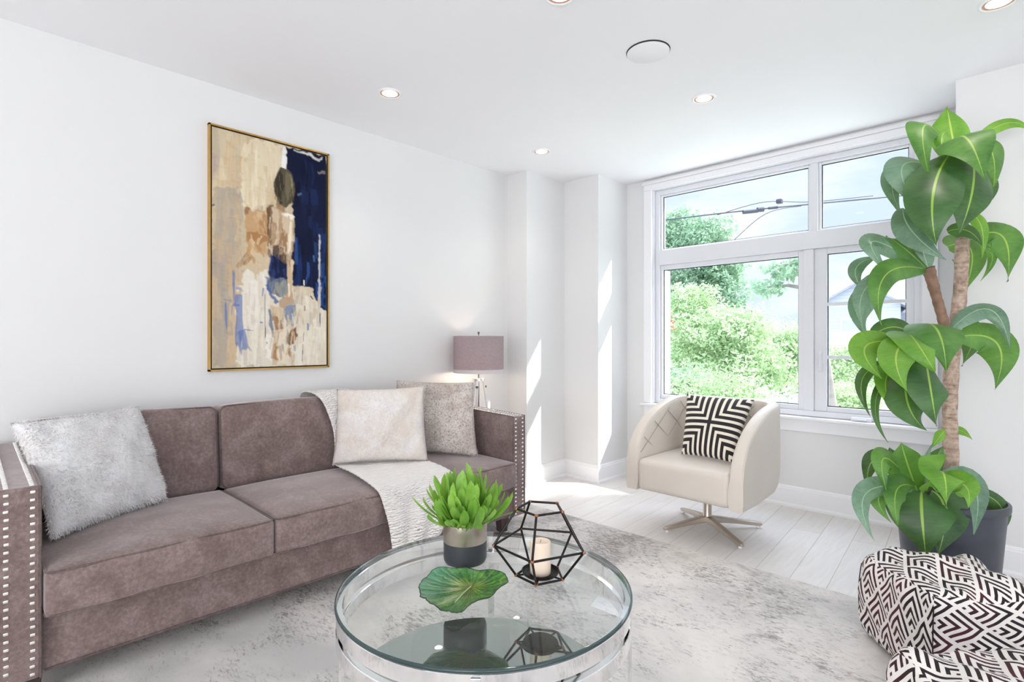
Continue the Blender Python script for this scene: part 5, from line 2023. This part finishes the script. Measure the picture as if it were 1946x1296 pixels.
tree('tall blue-green tree filling the left of the upper window pane', (-7.0, 14.8, -1.5), (-6.9, 14.6, 4.2),
     [((-7.0, 14.2, 3.3), (1.15, 1.0, 1.0), 3), ((-6.4, 14.0, 3.9), (0.8, 0.8, 0.75), 2), ((-7.4, 14.3, 4.3), (0.75, 0.7, 0.75), 2), ((-6.0, 14.0, 3.0), (0.7, 0.7, 0.65), 2), ((-6.2, 13.8, 2.2), (1.1, 1.0, 0.8), 3), ((-7.4, 14.2, 2.0), (1.0, 1.0, 0.9), 2)],
     24000, 0.055, M['foliage_b'], 21, branches=8)
tree('slender bright green tree across the middle of the large lower pane', (-4.25, 10.2, -1.5), (-3.65, 9.9, 1.8),
     [((-4.4, 9.6, 1.3), (0.75, 0.7, 0.6), 3), ((-3.7, 9.5, 1.35), (0.6, 0.6, 0.5), 2), ((-4.0, 9.4, 0.5), (1.0, 0.8, 0.6), 3), ((-4.8, 9.9, 1.9), (0.55, 0.5, 0.45), 2), ((-3.4, 9.3, 0.7), (0.6, 0.6, 0.5), 2), ((-5.0, 9.8, 0.7), (0.6, 0.6, 0.7), 2)],
     26000, 0.036, M['foliage_a'], 22, branches=8)
tree('small tree with lobed leaves at upper right corner of the lower pane', (-1.98, 8.1, -1.5), (-2.1, 7.85, 2.2),
     [((-2.42, 7.85, 2.18), (0.34, 0.3, 0.16), 3), ((-2.72, 7.9, 1.95), (0.28, 0.3, 0.14), 2), ((-2.2, 7.75, 2.34), (0.22, 0.25, 0.10), 1)],
     420, 0.055, M['foliage_b'], 23, branches=4, bstart=0.9)


def shrub(label, c, rad, count, size, mat, seed, group='shrubs outside the window'):
    t_ = thing('shrub', (c[0], c[1], -1.5), label, 'shrub', group)
    mb = MB()
    rr_ = random.Random(seed)
    for k in range(7):
        a = k * 0.9
        mb.tube([(c[0], c[1], -1.5), (c[0] + 0.2 * rad[0] * math.cos(a), c[1] + 0.2 * rad[1] * math.sin(a), (c[2] - 1.5) / 2), (c[0] + 0.6 * rad[0] * math.cos(a), c[1] + 0.6 * rad[1] * math.sin(a), c[2])], [0.03, 0.022, 0.008], 6)
    mb.build('stem', M['tree_bark'], t_, merge=False)
    leaf_cloud('foliage', [(c, rad, 3), ((c[0] + rad[0] * .5, c[1], c[2] + rad[2] * .3), (rad[0] * .6, rad[1] * .6, rad[2] * .6), 1), ((c[0] - rad[0] * .5, c[1], c[2] + rad[2] * .25), (rad[0] * .6, rad[1] * .6, rad[2] * .6), 1)], count, size, mat, t_, seed, 0.35)
    return t_


shrub('dense green shrub low in the large pane, behind the armchair', (-3.15, 7.0, 0.15), (0.75, 0.6, 0.75), 17000, 0.023, M['foliage_a'], 31)
shrub('cooler green shrub at the bottom left of the large pane', (-3.85, 7.3, 0.2), (0.55, 0.55, 0.7), 11000, 0.024, M['foliage_b'], 32)
shrub('pale rounded shrub at the bottom right corner of the large pane', (-2.42, 7.4, 0.1), (0.42, 0.4, 0.52), 8000, 0.02, M['foliage_c'], 33)
shrub('wide hedge-like shrub behind the slender tree', (-4.9, 12.2, 0.2), (1.8, 0.8, 1.1), 22000, 0.036, M['foliage_a'], 34)
shrub('rounded shrub at right of the large pane, below the sky', (-3.65, 11.4, 0.9), (0.75, 0.7, 0.75), 13000, 0.03, M['foliage_a'], 35)
shrub('leafy shrub low in the right casement', (-2.35, 9.4, 0.05), (0.75, 0.6, 0.62), 15000, 0.027, M['foliage_a'], 36)
shrub('clipped hedge under the white house in the right casement', (-4.1, 18.6, 0.25), (2.1, 0.8, 1.15), 17000, 0.05, M['foliage_a'], 37)
# unseen tree added to block direct sun except at the window's left end
tree('unseen tree added at right of the window to block the sun', (6.2, 9.4, -1.5), (6.2, 9.3, 7.2),
     [((5.55, 9.0, 6.7), (1.7, 1.3, 2.5), 3), ((7.1, 9.6, 7.0), (1.6, 1.5, 2.2), 2), ((6.8, 9.2, 5.0), (1.6, 1.3, 1.4), 2)], 20000, 0.17, M['foliage_a'], 40)

# white gabled house
hd = Vector((-0.20, 0.98, 0)).normalized()
hs = Vector((0.98, 0.20, 0)).normalized()
ho = Vector((-9.0, 44.3, -1.5))
house = thing('gabled_house', ho, 'white clapboard house with grey gable roof across the garden', 'house')


def hp(s, d, z):
    return ho + hs * s + hd * d + Vector((0, 0, z))


mb = MB()
W_, D_, E_, A_ = 2.45, 6.0, 5.3, 6.85
mb.add([hp(-W_, 0, 0), hp(W_, 0, 0), hp(W_, 0, E_), hp(0, 0, A_), hp(-W_, 0, E_), hp(-W_, D_, 0), hp(W_, D_, 0), hp(W_, D_, E_), hp(0, D_, A_), hp(-W_, D_, E_)],
       [(0, 1, 2, 3, 4), (9, 8, 7, 6, 5), (1, 6, 7, 2), (5, 0, 4, 9)])
mb.build('gable_wall', M['siding'], house, smooth=False)
mb = MB()
mb.add([hp(W_, 2.0, 0), hp(8.5, 2.0, 0), hp(8.5, 2.0, 4.9), hp(W_, 2.0, 4.9), hp(W_, 6, 0), hp(8.5, 6, 0), hp(8.5, 6, 4.9), hp(W_, 6, 4.9)], [(0, 1, 2, 3), (5, 4, 7, 6), (1, 5, 6, 2), (4, 0, 3, 7)])
mb.build('side_wing_wall', M['siding'], house, smooth=False)
mb = MB()
for s in (-1, 1):
    a = [hp(s * 0.0, -0.35, A_ + 0.10), hp(s * (W_ + 0.4), -0.35, E_ - 0.16), hp(s * (W_ + 0.4), D_, E_ - 0.16), hp(0, D_, A_ + 0.10)]
    mb.hexa([p - Vector((0, 0, 0.14)) for p in a] + a)
a = [hp(W_, 1.5, 4.7), hp(9.0, 1.5, 4.7), hp(9.0, 4.0, 6.0), hp(W_, 4.0, 6.0)]
mb.hexa([p - Vector((0, 0, 0.14)) for p in a] + a)
mb.build('roof', M['siding_roof'], house, smooth=False, merge=False)
for (s, z, d0) in ((-0.2, 3.75, 0.0), (4.6, 3.2, 2.0)):
    fr = MB()
    p0, p1, z0, z1 = s - 0.75, s + 0.75, z - 0.45, z + 0.45
    for (a0, a1, b0, b1) in ((p0 - .14, p0, z0 - .14, z1 + .14), (p1, p1 + .14, z0 - .14, z1 + .14), (p0, p1, z0 - .14, z0), (p0, p1, z1, z1 + .14)):
        fr.hexa([hp(a0, d0 - .06, b0), hp(a1, d0 - .06, b0), hp(a1, d0 + .05, b0), hp(a0, d0 + .05, b0), hp(a0, d0 - .06, b1), hp(a1, d0 - .06, b1), hp(a1, d0 + .05, b1), hp(a0, d0 + .05, b1)])
    fo = fr.build('house_window', M['sign_white'], house, smooth=False, merge=False)
    MB().hexa([hp(p0, d0 - .02, z0), hp(p1, d0 - .02, z0), hp(p1, d0 + .03, z0), hp(p0, d0 + .03, z0), hp(p0, d0 - .02, z1), hp(p1, d0 - .02, z1), hp(p1, d0 + .03, z1), hp(p0, d0 + .03, z1)]).build('house_pane', M['dark_pane'], fo, smooth=False)
gw = MB().box((-5.6, 23.3, -1.5), (-2.5, 23.5, 1.55)).build('garden_wall', M['pinkwall'], smooth=False, bevel=0.02)
tag(gw, 'pale pink garden wall low in front of the white house', 'wall')

# painted brick side wall of the porch
bw = MB().box((-3.5, 4.50, -1.5), (-2.93, 5.55, 1.98)).build('porch_wall', M['brick'], smooth=False, bevel=0.01)
tag(bw, 'white painted brick porch wall just outside the left edge of window', 'wall')

# red sign and awning far left
sg = thing('street_sign', (-6.27, 12.05, -1.5), 'red and white street sign seen at left through the leaves', 'sign')
MB().tube([(-6.27, 12.08, -1.5), (-6.27, 12.08, 2.1)], 0.03, 10).build('post', M['tree_bark'], sg)
MB().rbox((0.28, 0.02, 0.24), 0.015, 2, Matrix.Translation((-6.22, 12.03, 1.68)) @ Matrix.Rotation(math.radians(30), 4, 'Z')).build('panel', M['sign_red'], sg)
mb = MB()
for z in (1.80, 1.69, 1.57):
    mb.rbox((0.13, 0.004, 0.018), 0.003, 1, Matrix.Translation((-6.20, 12.005, z)) @ Matrix.Rotation(math.radians(30), 4, 'Z') @ Matrix.Rotation(math.radians(20), 4, 'Y'))
mb.build('white_mark', M['sign_white'], sg, merge=False)
aw = thing('shop_awning', (-6.6, 13.2, -1.5), 'blue awning above and behind the red street sign', 'awning')
mb = MB().hexa([(-7.1, 13.0, 2.12), (-6.1, 13.3, 2.12), (-6.2, 13.8, 2.12), (-7.2, 13.5, 2.12), (-7.1, 13.0, 2.16), (-6.1, 13.3, 2.16), (-6.2, 13.8, 2.42), (-7.2, 13.5, 2.42)])
mb.build('canopy', M['sign_blue'], aw, smooth=False)
mb = MB()
for p in ((-7.08, 13.03), (-6.13, 13.31)):
    mb.tube([(p[0], p[1], -1.5), (p[0], p[1], 2.13)], 0.03, 8)
mb.build('awning_post', M['tree_bark'], aw, merge=False)

# overhead service cables
cA = [(-9.5, 7.5, 3.40), (-6.891, 10.043, 3.765), (-5.948, 10.963, 3.906), (-4.786, 12.097, 4.094), (-3.598, 13.255, 4.259), (-2.26, 14.562, 4.435), (-0.576, 16.205, 4.682), (3.0, 19.7, 5.2)]
cb = MB().tube([catmull(cA, k / 60) for k in range(61)], 0.016, 8).build('overhead_cable', M['cable'])
tag(cb, 'main black overhead cable crossing both upper panes', 'cable')
mb = MB()
for (t_, dz, L_, r_) in ((0.455, -0.03, 0.16, 0.045), (0.475, -0.01, 0.07, 0.055), (0.50, 0.0, 0.10, 0.03)):
    p = Vector(catmull(cA, t_))
    q = Vector(catmull(cA, t_ + 0.01))
    d = (q - p).normalized()
    mb.tube([p - d * L_ + Vector((0, 0, dz)), p + d * L_ + Vector((0, 0, dz))], r_, 10)
mb.build('splice_closure', M['cable'], cb, merge=False)
cB = [(-5.1, 11.8, 4.02), (-4.35, 12.5, 4.30), (-3.598, 13.255, 4.31), (-2.6, 14.2, 4.44)]
c2 = MB().tube([catmull(cB, k / 20) for k in range(21)], 0.008, 6).build('overhead_cable', M['cable'])
tag(c2, 'thin upper service wire with a small clamp, left upper pane', 'cable')
p = Vector(catmull(cB, 0.45))
MB().rbox((0.06, 0.06, 0.05), 0.02, 2, Matrix.Translation(p)).build('wire_clamp', M['cable'], c2)
cC = [(-5.6, 12.4, 2.95), (-4.9, 12.35, 3.55), (-4.3, 12.55, 4.05), (-3.75, 13.1, 4.22)]
c3 = MB().tube([catmull(cC, k / 20) for k in range(21)], 0.008, 6).build('overhead_cable', M['cable'])
tag(c3, 'thin drop wire slanting down from the main cable', 'cable')
